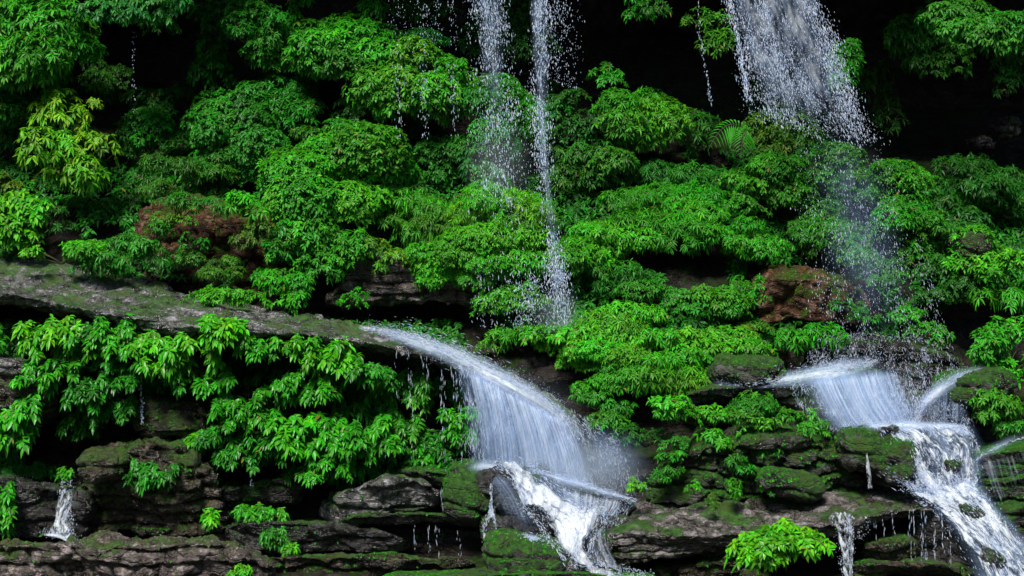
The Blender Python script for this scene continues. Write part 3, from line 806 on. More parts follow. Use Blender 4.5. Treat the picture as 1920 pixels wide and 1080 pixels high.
H('leafy curtain between the two rows of hanging plants at left', 285, 690, 150, 40, 'mid', 24, 7, Y=.95)
H('fresh hanging sprays under the lower left of the ledge', 105, 690, 100, 44, 'bright', 24, 6, Y=.85)
H('bright sprays hanging left of the long leaved plant', 400, 700, 90, 44, 'bright', 25, 6, Y=.95)
H('bright sprays hanging above the broad drooping plant', 570, 715, 130, 44, 'bright', 25, 8, Y=.95)
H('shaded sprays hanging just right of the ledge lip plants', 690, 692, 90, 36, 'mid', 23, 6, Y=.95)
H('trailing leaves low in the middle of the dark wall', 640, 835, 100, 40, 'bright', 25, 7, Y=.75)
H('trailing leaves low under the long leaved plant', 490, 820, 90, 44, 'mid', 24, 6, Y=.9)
H('mixed leaves between the drooping plants and the water threads', 700, 800, 90, 50, 'bright', 24, 7, Y=.8)
H('drooping leaves under the brown boulder at the left edge', 180, 735, 70, 50, 'mid', 25, 5, Y=.9)
H('thin vine dangling in the upper left hollow', 405, 70, 40, 120, 'mid', 22, 3, Y=5.2, out=.3, cat='vine', name='vine')
H('thin vine dangling beside the tall dark shrub at the top', 560, 25, 40, 60, 'mid', 21, 3, Y=4.6, out=.3, cat='vine', name='vine')
H('vine dangling left of the thin drips at the top', 705, 15, 50, 50, 'mid', 22, 3, Y=4.4, out=.3, cat='vine', name='vine')
H('trailing plant hanging in the dark cavity right of the red outcrop', 545, 440, 50, 60, 'mid', 22, 4, Y=2.7)
H('leafy sprays below the squarish brown block', 420, 800, 60, 40, 'mid', 23, 3, Y=1.0)
H('small leaves hanging from the shelf beside the washed block', 560, 870, 60, 26, 'mid', 21, 3, Y=.9, out=.3)
S('small green sprigs scattered on the rusty bank', 1575, 572, 28, 12, 'mid', 18, Y=1.9, dens=.4)
S('small bush at the left end of the rusty bank', 1405, 540, 40, 34, 'bright', 19, Y=2.3)
S('dense low bush over the right end of the red outcrop', 530, 445, 36, 34, 'bright', 20, Y=2.6)
S('leafy patch over the top of the red outcrop', 370, 372, 56, 10, 'mid', 18, Y=2.25, dens=.8)
for lb, x, y, rx, ry, tn in (('leafy tuft high on the left shoulder of the big mossy block', 1262, 842, 40, 20, 'mid'), ('leafy tuft in the middle of the top of the big mossy block', 1345, 822, 44, 20, 'bright'),
                            ('small plant on the upper right of the big mossy block', 1450, 828, 40, 18, 'mid'), ('small plant halfway down the face of the big mossy block', 1385, 872, 34, 18, 'mid'),
                            ('low plant at the lower left foot of the big mossy block', 1255, 895, 34, 18, 'mid'), ('ragged plant between the thin lip and the big mossy block', 1500, 790, 46, 20, 'bright')):
    S(lb, x, y, rx, ry, tn, 19, Y=.28 if y > 830 else .45, dens=.8)
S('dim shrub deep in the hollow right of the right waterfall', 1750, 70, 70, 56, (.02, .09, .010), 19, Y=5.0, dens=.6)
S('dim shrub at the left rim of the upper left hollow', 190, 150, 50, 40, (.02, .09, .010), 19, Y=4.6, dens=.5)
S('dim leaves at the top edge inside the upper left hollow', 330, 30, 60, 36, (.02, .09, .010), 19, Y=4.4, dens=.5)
H('fine leaved plant hanging in the dark gap left of the squarish block', 235, 755, 60, 46, 'mid', 20, 4, Y=1.0)
H('fine leaved plant low in the dark gap right of the squarish block', 455, 855, 80, 40, 'mid', 20, 4, Y=.9)
H('fine leaved plant above the washed block on the dark wall', 615, 870, 80, 30, 'bright', 20, 5, Y=.7)
H('small bright sprig above the washed block', 685, 858, 36, 24, 'bright', 22, 4)
H('bright sprig on the edge of the squarish block', 372, 815, 36, 26, 'lime', 27, 4, Y=.9, out=.3)
H('lush hanging plant at the left edge below the brown boulder', 32, 772, 100, 70, 'bright', 29, 11, Y=.8)
H('hanging leaf at the left edge above the grey topped rock', 0, 625, 30, 34, 'bright', 30, 4, Y=1.0)
H('leaves at the left edge beside the small trickle', 8, 938, 44, 66, 'bright', 26, 7, Y=.2, out=.3)
H('small vine trailing down the right of the tall brown block', 300, 880, 90, 40, 'mid', 21, 6, Y=.35, out=.25, cat='vine', name='vine')
H('single bright sprig on the dark wall right of the brown block', 397, 965, 16, 10, 'lime', 26, 2, Y=.45, out=.15)
H('low leafy fringe on the edge of the dark slab', 490, 955, 70, 18, 'bright', 22, 6, Y=.25, out=.2)
H('leaves trailing over the front of the dark slab', 515, 1003, 44, 34, 'mid', 18, 5, Y=.05, out=.15)
S('tiny lime tuft on the low olive slab', 540, 1031, 17, 5, 'lime', 17, Y=-.1, nl=3)
S('lime tuft cut by the bottom edge', 462, 1078, 36, 10, 'lime', 20, Y=-.8, nl=4)
S('leaf tuft on top of the small trickle ledge', 122, 890, 22, 7, 'bright', 17, Y=.6, nl=3)
S('dark leafy fringe on the left of the trickle ledge', 45, 884, 46, 9, 'dark', 18, Y=.75, nl=4)
S('fresh small plant in the mist right of the cascade', 1195, 908, 19, 20, 'lime', 14, Y=.1, nl=4, dens=1)
S('small pale plant at the left on the layered slab', 1302, 908, 15, 13, 'bright', 18, Y=-.05, nl=3)
S('small bright plant in the middle of the layered slab top', 1378, 912, 20, 16, 'bright', 19, Y=-.05, nl=4)
S('slender plant at the foot of the bright mossy wedge', 1440, 915, 14, 16, 'mid', 13, Y=-.1, nl=3)
S('rounded brown green moss cushion on the layered slab', 1340, 938, 18, 16, (.05, .085, .01), 8, Y=-.3, nl=4, dens=1.4, cat='moss cushion', name='moss_cushion')
# foreground plant
S('lush low plant with long pointed leaves under the layered slab', 1465, 1024, 80, 36, 'lime', 38, Y=-1.25, nl=14, droop=.5, wr=.42, dens=1.3, k=7, mat=M_WETLEAF, cat='plant', name='plant')
# --- top edge and far right
S('leaves at the top edge above the black hollow in the middle', 1215, 12, 44, 24, 'mid', 20, Y=3.5, dens=.6)
S('leaves at the top edge left of the right waterfall', 1335, 50, 44, 38, (.03, .14, .012), 19, Y=3.4, dens=.6)
S('sparse leaves right of the right waterfall top', 1570, 95, 34, 70, 'mid', 20, Y=3.6, dens=.5)
S('mid green shrub in the top right corner', 1850, 45, 92, 46, (.022, .13, .012), 20, Y=3.5, dens=.8)
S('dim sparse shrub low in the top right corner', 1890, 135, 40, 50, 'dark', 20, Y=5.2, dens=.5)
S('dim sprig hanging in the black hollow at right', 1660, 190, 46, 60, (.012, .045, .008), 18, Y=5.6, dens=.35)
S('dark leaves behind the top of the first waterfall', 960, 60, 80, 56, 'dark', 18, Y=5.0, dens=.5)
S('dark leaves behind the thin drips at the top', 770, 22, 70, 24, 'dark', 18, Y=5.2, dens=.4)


# fern
def fern(label, px, py, Y, fronds, tint):
    root = empty('fern', W(px, py, Y)); tag(root, label, 'fern')
    for (dx, dy, arch) in fronds:
        lv = Leaves(); s = mpp(Y)
        t = np.linspace(0, 1, 17)
        P = W(px, py, Y) + np.stack([dx * s * t, -.25 * t, arch * s * np.sin(t * 2.2) - dy * s * t * t], -1)
        T = unit(np.gradient(P, axis=0))
        for sgn in (-1, 1):
            sd = unit(np.cross(T, np.array([0, -1, .35]))) * sgn
            ln = 27 * s * np.sin(np.clip(t * .9 + .12, 0, 1) * math.pi) ** .7
            lv.add(P, sd + T * .35, np.tile([0, -.6, .8], (17, 1)), ln[:], ln * .13 + .001, np.full(17, .6), np.tile(TINT[tint], (17, 1)) * rng.uniform(.85, 1.2, (17, 1)))
        f = lv.build('frond_leaves', M_LEAF, root)
        st = tubes([P], .007, .003, 'stalk', M_STEM, f)
        st.location = (0, 0, 0)


fern('green fern arching against the black hollow left of the right waterfall', 1405, 250, 3.4, [(-82, 62, 34), (-22, 62, 18)], 'bright')

# undergrowth: uncountable small leaves filling the slope
lv = Leaves()
N = 26000
ux, uy = rng.uniform(-250, 2150, N), rng.uniform(150, 640, N)
keep = fbm(np.stack([ux / 120, uy / 90, ux * 0], -1), 3) > -.35
keep &= ~((ux > 1040) & (ux < 1400) & (uy < 280)) & ~((ux > 1560) & (uy < 330)) & ~((ux < 460) & (uy < 210))
keep &= ~((ux > 250) & (ux < 540) & (uy > 375) & (rng.uniform(0, 1, N) < .75)) & ~((ux > 1400) & (ux < 1640) & (uy > 490) & (uy < 595))
keep &= ~((ux > 540) & (ux < 930) & (uy > 480)) & ~((ux > 1770) & (uy > 560)) & (uy < 480 + np.clip(ux - 700, 0, 400) + np.clip(700 - ux, 0, 1) * ux * .15)
ux, uy = ux[keep], uy[keep]
Yu = cliffY(ux, uy) - .1 - rng.uniform(0, .25, len(ux))
A = W(ux, uy, Yu)
for tn, sel in (('dark', rng.uniform(0, 1, len(ux)) < .55),):
    whorls(lv, A[sel], np.tile([0, -.7, .7], (sel.sum(), 1)) + rng.normal(0, .3, (sel.sum(), 3)), .105, TINT['dark'], 6, .4)
    whorls(lv, A[~sel], np.tile([0, -.7, .7], ((~sel).sum(), 1)) + rng.normal(0, .3, ((~sel).sum(), 3)), .105, TINT['mid'], 6, .4)
N = 6500
ux, uy = rng.uniform(-250, 870, N), rng.uniform(600, 900, N)
keep = fbm(np.stack([ux / 90, uy / 60, ux * 0 + 5], -1), 3) > -.1
ux, uy = ux[keep], uy[keep]
A = W(ux, uy, cliffY(ux, uy) - .2 - rng.uniform(0, .35, len(ux)))
for tn, sel in (('dark', np.arange(len(A)) % 5 < 2), ('mid', np.arange(len(A)) % 5 >= 2)):
    whorls(lv, A[sel], np.tile([0, -.8, .6], (sel.sum(), 1)) + rng.normal(0, .3, (sel.sum(), 3)), .095, TINT[tn], 6, .45)
tag(lv.build('undergrowth', M_LEAF), 'small dark undergrowth filling the rock face between the shrubs', 'undergrowth', kind='stuff')


# moss and tiny creeping leaves on the wet rocks
T = np.concatenate(TUFTS)
lv = Leaves()
g3 = rng.uniform(0, 1, len(T))
for tn, sel, L in ((TINT['mid'], g3 < .5, .022), ((.034, .10, .006), (g3 >= .5) & (g3 < .9), .018), (TINT['bright'], g3 >= .9, .026)):
    A = T[sel, :3]; O = unit(T[sel, 3:] + np.array([0, -.3, .5]))
    whorls(lv, A, O, L, np.array(tn), 4, .3, wr=.6)
tag(lv.build('moss', M_LEAF), 'moss and tiny creeping leaves growing on the wet rocks', 'moss', kind='stuff')


# ------------------------------------------------------------------ water
class Drops:
    def __init__(s): s.v = []

    def add(s, P, d, L, r):
        d = unit(d)
        e1 = unit(np.cross(d, np.array([.2, 1, .1]))); e2 = np.cross(d, e1)
        L, r = np.asarray(L)[:, None], np.asarray(r)[:, None]
        m = P + d * L * .15
        s.v.append(np.stack([P - d * L * .5, m + e1 * r, m + e2 * r, m - e1 * r, m - e2 * r, P + d * L * .5], 1).reshape(-1, 3))

    def build(s, name, parent):
        V = np.concatenate(s.v); n = len(V) // 6
        b = np.arange(n)[:, None] * 6
        F = np.concatenate([b + np.array(f)[None] for f in ((0, 1, 2), (0, 2, 3), (0, 3, 4), (0, 4, 1), (5, 2, 1), (5, 3, 2), (5, 4, 3), (5, 1, 4))])
        return link_mesh(name, V, F, M_DROP, parent)


def poly(pts, u):
    pts = np.asarray(pts, float)
    x = np.linspace(0, 1, len(pts))
    return np.stack([np.interp(u, x, pts[:, k]) for k in range(pts.shape[1])], -1)


def fall(dr, left, right, n, size=(2.0, 5.0), asp=(1.5, 3.5), clump=1.0, vpow=1.0, seed=0, thick=.12, jitter=6, streaky=30, gap=0.):
    """Drops between two falling border lines (each a list of (px, py, Y) from top to bottom)."""
    k = n * 6
    u = rng.uniform(0, 1, k); v = rng.uniform(0, 1, k) ** vpow
    w = .42 + .7 * vnoise(np.stack([u * streaky, v * 1.6 + seed, np.full(k, seed * 3.3)], -1)) + .55 * vnoise(np.stack([u * 7, v * 9, np.full(k, seed + .5)], -1)) + .4 * vnoise(np.stack([u * 19, v * 24, np.full(k, seed + 3.5)], -1))
    w = w + gap * vnoise(np.stack([v * 11 + .8 * vnoise(np.stack([u * 5, v * 3, u * 0], -1)), u * 2.2, np.full(k, seed + 8.5)], -1))
    keep = rng.uniform(0, 1, k) < np.clip(w, .02, 1) ** (1 + clump)
    u, v, w2 = u[keep][:n], v[keep][:n], w[keep][:n] > .75
    a, b = poly(left, v), poly(right, v)
    a2, b2 = poly(left, np.clip(v + .03, 0, 1.0)), poly(right, np.clip(v + .03, 0, 1.0))
    c = a * (1 - u[:, None]) + b * u[:, None]
    c2 = a2 * (1 - u[:, None]) + b2 * u[:, None]
    m = len(u)
    c[:, 0] += rng.normal(0, jitter, m) * (.4 + v); c[:, 1] += rng.normal(0, jitter, m)
    c[:, 2] += rng.normal(0, thick, m)
    P = W(c[:, 0], c[:, 1], c[:, 2])
    d = W(c2[:, 0], c2[:, 1], c2[:, 2]) - W(*(a * (1 - u[:, None]) + b * u[:, None]).T) + np.array([0, 0, -.02]) + rng.normal(0, .015, (m, 3))
    r = size[0] * .30 * (1 + (size[1] / size[0] - 1) * rng.uniform(0, 1, m) ** 3) / PPM * np.where(w2, 1.0, .8)
    dr.add(P, d, 2 * r * rng.uniform(*asp, m), r)


def spray(dr, path, n, spread, up=0., size=(1., 2.6), asp=(1, 2.2), fallr=0.):
    """Fine drops scattered about a line of (px,py,Y)."""
    u = rng.uniform(0, 1, n)
    c = poly(path, u)
    c[:, 0] += rng.normal(0, spread, n); c[:, 1] += rng.normal(-up, spread * .6, n) + np.abs(rng.normal(0, 1, n)) * fallr
    c[:, 2] += rng.normal(0, .12, n)
    r = rng.uniform(*size, n) * .36 / PPM
    dr.add(W(*c.T), np.array([0, 0, -1.]) + rng.normal(0, .35, (n, 3)), 2 * r * rng.uniform(*asp, n), r)


def thread(dr, pts, n, w=2., size=(1.6, 3.2), asp=(2, 6)):
    u = np.sort(rng.uniform(0, 1, n))
    c = poly(pts, u)
    c[:, 0] += rng.normal(0, w, n)
    r = rng.uniform(*size, n) * .26 / PPM
    dr.add(W(*c.T), np.array([0, 0, -1.]) + rng.normal(0, .06, (n, 3)), 2 * r * rng.uniform(*asp, n), r)


def sheet(name, left, right, mat, parent, nu=60, nv=90, rough=.03, bulge=.1, edge=.15, dtop=.5, dbot=.5, dens=1.0, seed=0, vedge=.06):
    """Water sheet between two border lines, following the rock with ripples along the flow."""
    v = np.linspace(0, 1, nv); u = np.linspace(0, 1, nu)
    a, b = resample(left, nv), resample(right, nv)
    c = a[:, None] * (1 - u[None, :, None]) + b[:, None] * u[None, :, None]
    P = W(c[..., 0], c[..., 1], c[..., 2])
    P[..., 1] -= bulge * np.sin(u * math.pi)[None]
    P[..., 1] -= rough * fbm(np.stack([P[..., 0] * 7, P[..., 2] * 2.6, P[..., 1] * 0 + seed], -1), 4)
    P[..., 2] += rough * .4 * fbm(np.stack([P[..., 0] * 6, P[..., 2] * 3, P[..., 1] * 0 + seed + 9], -1), 3)
    ed = np.clip(np.minimum(u, 1 - u) / edge, 0, 1)[None] * np.clip(np.minimum(v / vedge, (1 - v) / vedge), 0, 1)[:, None]
    dd = ed * dens * (dtop * (1 - v) + dbot * v)[:, None]
    # keep streak scale physical: uv in metres
    wid = np.linalg.norm(P[:, -1] - P[:, 0], axis=-1)
    ln = np.concatenate([[0], np.cumsum(np.linalg.norm(np.diff(P[:, nu // 2], axis=0), axis=-1))])
    uvu = (u[None] - .5) * wid.mean() + seed * 3.7; uvv = np.broadcast_to(ln[:, None] + seed * 1.9, dd.shape)
    uv = np.stack([np.broadcast_to(uvu, dd.shape), uvv], -1).reshape(-1, 2)
    return link_mesh(name, P.reshape(-1, 3), grid_faces(nv, nu)[:, ::-1], mat, parent, uv=uv, dens=dd.ravel())


def soft_mat(name, su, sv, thin, base=.35, col=(.50, .66, .97), white=(.88, .92, .98), k=1.0):
    """Fine misty water film: soft borders, faint streaks along the flow."""
    t = NT(name)
    uv = t.n('ShaderNodeUVMap', uv_map='flow').outputs[0]
    d = t.n('ShaderNodeAttribute', attribute_name='dens').outputs['Fac']
    n1 = t.noise(t.scaled(uv, (su, sv, 1)), 1, 5, .62, .25)
    n2 = t.noise(t.scaled(uv, (su * .22, sv * .6, 1), (5, 2, 0)), 1, 4, .6, .2)
    st = t.math('ADD', t.math('MULTIPLY', t.ramp(n1, .36, .64), .6), t.math('MULTIPLY', t.ramp(n2, .34, .66), .4))
    st = t.math('ADD', t.math('MULTIPLY', st, 1 - base), base)
    al = t.math('MULTIPLY', t.math('MULTIPLY', t.ramp(d, .0, 1.0), st), thin, clamp=True)
    cc = t.mix(t.ramp(t.math('MULTIPLY', d, st), .25, .75), col, white)
    df = t.n('ShaderNodeBsdfDiffuse', i_Color=cc)
    tl = t.n('ShaderNodeBsdfTranslucent', i_Color=cc)
    m1 = t.n('ShaderNodeMixShader', i_0=.45, i_1=df, i_2=tl)
    return t.out(t.n('ShaderNodeMixShader', i_0=al, i_1=t.n('ShaderNodeBsdfTransparent'), i_2=m1))


M_SOFT = soft_mat('water_soft', 26, .5, .58, .06, (.42, .60, .95), (.80, .88, 1.0))
M_FALL = soft_mat('water_fall', 13, 2.6, .46, .0, (.50, .64, .95), (.84, .90, 1.0))
M_MISTY = soft_mat('water_misty', 14, .6, .50, .4, (.42, .60, .95), (.56, .72, 1.0))
M_LIP = soft_mat('water_lip', 12, 1.2, 1.0, .35, (.55, .70, 1.0), (.84, .91, 1.0))
M_FILM = soft_mat('water_film', 7, 2.5, .40, .3, (.16, .25, .42), (.38, .52, .78))
M_VEIL = veil_mat('water_veil', 17, .7, .58, .43, .64, (.45, .63, .97))
M_THIN = veil_mat('water_thin', 22, 1.0, .45, .44, .66, (.40, .54, .82))
M_FOAM = veil_mat('water_foam', 8, 2.2, .97, .50, .66, (.58, .70, .92), .9)
M_RUSH = veil_mat('water_rush', 9, 3.0, .97, .53, .645, (.55, .68, .92), 1.2)
M_SLICK = veil_mat('water_slick', 5, 1.4, .5, .38, .72, (.56, .68, .92), .5, .35)


def flow(dr, path, n, wid, size=(1., 3.), asp=(5, 16), thick=.04, be=(1, 1)):
    """Streaks that run along a path of (px, py, Y); wid = half width in photo pixels along the way."""
    u = rng.beta(*be, n)
    a = poly(path, u); b = poly(path, np.clip(u + .02, 0, 1)); a0 = poly(path, np.clip(u - .02, 0, 1))
    T = W(*b.T) - W(*a0.T)
    ww = np.interp(u, np.linspace(0, 1, len(wid)), wid)
    off = rng.normal(0, .5, n) * ww * np.where(rng.uniform(0, 1, n) < .25, 2.4, 1)
    a[:, 1] += off; a[:, 0] += rng.normal(0, .3, n) * ww; a[:, 2] += rng.normal(0, thick, n) - .02
    r = size[0] * .3 * (1 + (size[1] / size[0] - 1) * rng.uniform(0, 1, n) ** 2.5) / PPM
    dr.add(W(*a.T), unit(T) + rng.normal(0, .1, (n, 3)), 2 * r * rng.uniform(*asp, n), r)


def water(label, px, py, Y):
    return tag(empty('waterfall', W(px, py, Y)), label, 'waterfall')


# 1-2: the two upper middle streams
w = water('left stream of the upper middle waterfall breaking into drops', 920, -280, 2.1)
d = Drops()
fall(d, [(862, -280, 2.2), (880, 0, 2.1), (886, 130, 2.0), (905, 250, 1.95), (915, 360, 1.9)], [(930, -280, 2.2), (945, 0, 2.1), (960, 130, 2.0), (968, 250, 1.95), (965, 400, 1.9)], 4200, (1.4, 4.6), (1.6, 5.5), 1.3, 1.55, 1, .12, 11, 9, .6)
fall(d, [(870, 250, 2.0), (885, 480, 1.9), (900, 610, 1.7)], [(990, 250, 2.0), (1000, 480, 1.9), (1010, 610, 1.7)], 700, (1.6, 4), (2, 6), .6, 1, 2, .1, 10)
fall(d, [(725, -280, 2.6), (725, 140, 2.4)], [(870, -280, 2.6), (870, 240, 2.4)], 800, (1.4, 3.8), (1.3, 3.6), 1, 1, 3, .1, 5, 14)
for x in (742, 790, 846): thread(d, [(x, -280, 2.5), (x + 4, 120, 2.5), (x + 8, 260, 2.4)], 130, 4.5, (1.2, 3.4))
d.build('drops', w)
sheet('veil', [(872, -280, 2.2), (886, 0, 2.1), (905, 170, 2.05), (925, 330, 2)], [(930, -280, 2.2), (945, 0, 2.1), (955, 170, 2.05), (955, 330, 2)], M_FALL, w, 40, 100, .04, .05, .45, .85, .5, seed=1, vedge=.3)
w = water('right stream of the upper middle waterfall reaching down to the bright shrubs', 1010, -280, 2.1)
d = Drops()
fall(d, [(972, -280, 2.2), (985, 0, 2.1), (992, 120, 2.0), (1003, 250, 1.95), (1012, 400, 1.9), (1034, 500, 1.8), (1040, 600, 1.65)], [(1032, -280, 2.2), (1040, 0, 2.1), (1036, 120, 2.0), (1030, 250, 1.95), (1038, 400, 1.9), (1056, 500, 1.8), (1062, 610, 1.65)], 4000, (1.4, 4.8), (1.6, 5.5), 1.3, 1.35, 4, .1, 9, 7, .8)
fall(d, [(1030, -280, 2.3), (1030, 0, 2.3), (1036, 150, 2.2)], [(1080, -280, 2.3), (1086, 0, 2.3), (1080, 170, 2.2)], 900, (1.5, 4.2), (1.4, 4), 1, 1, 5, .1, 6)
fall(d, [(985, 540, 1.7), (970, 620, 1.6)], [(1050, 460, 1.75), (1070, 620, 1.6)], 900, (1.5, 4), (2, 6), .6, 1, 6, .1, 8)
d.build('drops', w)
sheet('veil', [(980, -280, 2.2), (990, 0, 2.1), (1000, 130, 2), (1008, 300, 1.95), (1030, 470, 1.8), (1040, 600, 1.65)], [(1025, -280, 2.2), (1030, 0, 2.1), (1032, 130, 2), (1030, 300, 1.95), (1052, 470, 1.8), (1058, 600, 1.65)], M_FALL, w, 40, 120, .04, .05, .45, .85, .35, seed=2, vedge=.2)
# 3: upper right fall
w = water('wide fan shaped waterfall of drops at upper right', 1450, -280, 2.2)
d = Drops()
fall(d, [(1322, -280, 2.4), (1362, 0, 2.3), (1390, 110, 2.2), (1412, 220, 2.1)], [(1500, -280, 2.4), (1545, 0, 2.3), (1590, 130, 2.2), (1640, 270, 2.1)], 9000, (1.2, 4), (1.8, 6), 1.2, 1.1, 7, .14, 8, 16)
fall(d, [(1395, 60, 2.2), (1440, 180, 2.1), (1500, 250, 2.1), (1515, 420, 1.9), (1540, 640, 1.5)], [(1545, 60, 2.2), (1595, 180, 2.1), (1640, 250, 2.1), (1675, 420, 1.9), (1725, 650, 1.5)], 3400, (1.1, 3.4), (1.8, 5.5), .9, .85, 8, .14, 14, 16)
thread(d, [(1335, -280, 2.4), (1368, 0, 2.3), (1388, 100, 2.25), (1405, 190, 2.2)], 420, 3, (2, 4.5))
thread(d, [(1296, -280, 2.6), (1312, 60, 2.5), (1334, 200, 2.4)], 130, 1.6, (1.6, 3.4))
fall(d, [(1540, 420, 1.9), (1560, 680, 1.4)], [(1720, 420, 1.9), (1790, 690, 1.4)], 1100, (.9, 2.4), (4, 10), .5, 1, 9, .1, 8, 25)
d.build('drops', w)
sheet('veil', [(1330, -280, 2.4), (1366, 0, 2.35), (1400, 130, 2.25), (1440, 240, 2.15)], [(1490, -280, 2.4), (1535, 0, 2.35), (1575, 130, 2.25), (1620, 260, 2.15)], M_FALL, w, 70, 110, .05, .05, .2, .9, .65, seed=3, vedge=.3)
sheet('mist_sheet', [(1480, 220, 2.0), (1520, 420, 1.85), (1545, 650, 1.5)], [(1660, 240, 2.0), (1700, 420, 1.85), (1750, 650, 1.5)], M_MISTY, w, 60, 90, .05, .05, .45, .30, .40, seed=33, vedge=.3)
# 4: the middle ledge fall
w = water('wide misty middle waterfall pouring off the end of the long ledge', 950, 690, .6)
sheet('lip_water', [(672, 604, 1.1), (740, 612, 1.05), (800, 626, .95), (860, 644, .85), (930, 676, .8), (1000, 716, .8), (1070, 764, .85), (1110, 800, .9)], [(690, 632, .62), (760, 652, .5), (820, 676, .42), (870, 706, .4), (940, 740, .4), (1005, 776, .42), (1070, 824, .5), (1110, 860, .5)], M_LIP, w, 50, 140, .015, .03, .5, .75, 1.05, seed=4, vedge=.22)
for q in range(3):
    o = q * 14
    sheet('veil', [(846 + o, 672 + o * .6, .46 - q * .06), (858 + o, 740, .42 - q * .06), (866 + o, 800, .40 - q * .06), (872 + o, 892, .38 - q * .05)], [(1090 - o, 804 - o * .6, .60 - q * .06), (1108 - o, 836, .52 - q * .06), (1122 - o, 872, .46 - q * .05), (1140 - o, 930, .40 - q * .05)], M_SOFT, w, 100, 90, .03, .08, .16, 1.0 - .15 * q, .62, seed=5 + q * 7.3, vedge=.10)
sheet('mist_sheet', [(1040, 780, .42), (1060, 850, .32), (1070, 945, .22)], [(1210, 800, .5), (1232, 870, .4), (1225, 955, .3)], M_MISTY, w, 60, 60, .03, .08, .45, .3, .7, seed=7, vedge=.3)
d = Drops()
fall(d, [(860, 680, .45), (872, 760, .38), (880, 880, .35)], [(1075, 790, .55), (1110, 850, .45), (1140, 915, .4)], 2600, (.8, 1.8), (10, 30), 1.0, .9, 11, .1, 4, 55)
fall(d, [(1040, 760, .5), (1085, 830, .4), (1090, 920, .35)], [(1090, 790, .5), (1180, 850, .45), (1210, 930, .4)], 1300, (.7, 1.6), (6, 18), .8, .9, 12, .12, 8, 30)
flow(d, [(672, 613, 1.0), (740, 624, .85), (800, 642, .68), (860, 666, .6), (930, 700, .6), (1000, 738, .62), (1060, 780, .65)], 2200, [3, 9, 14, 16, 14, 11, 8], (.8, 1.9), (5, 18), .08, (1.3, 1.3))
spray(d, [(690, 616, 1.0), (770, 630, .85), (860, 660, .7), (960, 702, .7), (1060, 765, .7)], 1300, 10, 5, (.6, 1.6))
spray(d, [(880, 880, .2), (960, 880, .15), (1050, 900, .1), (1180, 930, .1)], 900, 18, 8, (.6, 1.6))
d.build('drops', w)
# 5: central cascade
w = water('bright white cascade tumbling over boulders at the bottom centre', 1000, 880, .2)
sheet('white_water', [(918, 862, .15), (952, 898, 0), (968, 928, -.22), (966, 948, -.34), (992, 968, -.45), (1006, 988, -.56), (1030, 1012, -.72), (1048, 1040, -.9), (1068, 1062, -1.05), (1110, 1090, -1.15)], [(985, 866, .15), (1034, 896, 0), (1066, 924, -.22), (1118, 942, -.34), (1150, 962, -.45), (1140, 986, -.58), (1112, 1010, -.74), (1102, 1036, -.92), (1126, 1060, -1.07), (1246, 1096, -1.2)], M_FOAM, w, 90, 160, .13, .07, .36, 1.0, 1.1, seed=8, vedge=.03)
sheet('side_fan', [(930, 868, .1), (948, 895, .0), (962, 925, -.15), (972, 950, -.3)], [(985, 872, .05), (1005, 900, -.05), (1010, 930, -.24), (1030, 952, -.38)], M_RUSH, w, 50, 60, .03, .05, .3, .85, .9, seed=9, vedge=.1)
sheet('veil', [(1020, 900, .1), (1030, 925, .05), (1045, 955, -.2)], [(1195, 938, -.02), (1185, 956, -.15), (1160, 975, -.35)], M_VEIL, w, 70, 40, .03, .05, .2, .7, .7, seed=10, vedge=.2)
sheet('veil', [(880, 880, .2), (905, 905, .05), (925, 950, -.15), (930, 1010, -.4)], [(960, 880, .1), (985, 915, -.15), (1010, 960, -.35), (1035, 1015, -.6)], M_SOFT, w, 60, 60, .03, .1, .4, .6, .4, seed=11, vedge=.2)
sheet('lip_water', [(870, 862, .3), (910, 858, .3), (960, 862, .25), (1000, 872, .2)], [(872, 892, .08), (912, 888, .06), (958, 892, .02), (1000, 900, .0)], M_LIP, w, 30, 50, .01, .02, .5, .6, .8, seed=44, vedge=.25)
sheet('rill', [(912, 915, .0), (912, 950, -.15), (908, 990, -.3), (916, 1018, -.4)], [(930, 915, .0), (936, 950, -.15), (936, 990, -.3), (938, 1020, -.4)], M_RUSH, w, 20, 50, .03, .03, .4, .8, .8, seed=12, vedge=.2)
sheet('pool_edge', [(915, 1014, -.35), (960, 1006, -.5), (1010, 1012, -.65), (1050, 1032, -.8)], [(915, 1030, -.55), (965, 1018, -.75), (1012, 1026, -.9), (1060, 1052, -1.0)], M_SLICK, w, 20, 60, .02, .03, .3, .8, .9, seed=13)
sheet('veil', [(1095, 990, -.6), (1092, 1030, -.75), (1110, 1060, -.95)], [(1140, 990, -.65), (1150, 1030, -.75), (1170, 1068, -.95)], M_THIN, w, 30, 40, .02, .05, .2, .6, .7, seed=14)
sheet('film', [(905, 866, .25), (930, 905, .1), (925, 950, -.1), (925, 1020, -.35)], [(1010, 866, .2), (1060, 905, .02), (1140, 955, -.3), (1150, 1040, -.8)], M_FILM, w, 50, 60, .03, .06, .25, .8, .8, seed=41, vedge=.15)
sheet('lip_water', [(985, 868, .12), (1060, 888, .06), (1130, 910, .02), (1205, 934, -.02)], [(990, 890, .0), (1060, 912, -.06), (1130, 932, -.1), (1205, 950, -.12)], M_LIP, w, 30, 70, .01, .02, .5, .7, .7, seed=42, vedge=.25)
sheet('lip_water', [(905, 1008, -.4), (950, 998, -.48), (1000, 998, -.6), (1060, 1030, -.85)], [(905, 1034, -.6), (950, 1022, -.7), (1000, 1024, -.85), (1060, 1056, -1.05)], M_LIP, w, 30, 70, .01, .02, .5, .7, .8, seed=43, vedge=.2)
d = Drops()
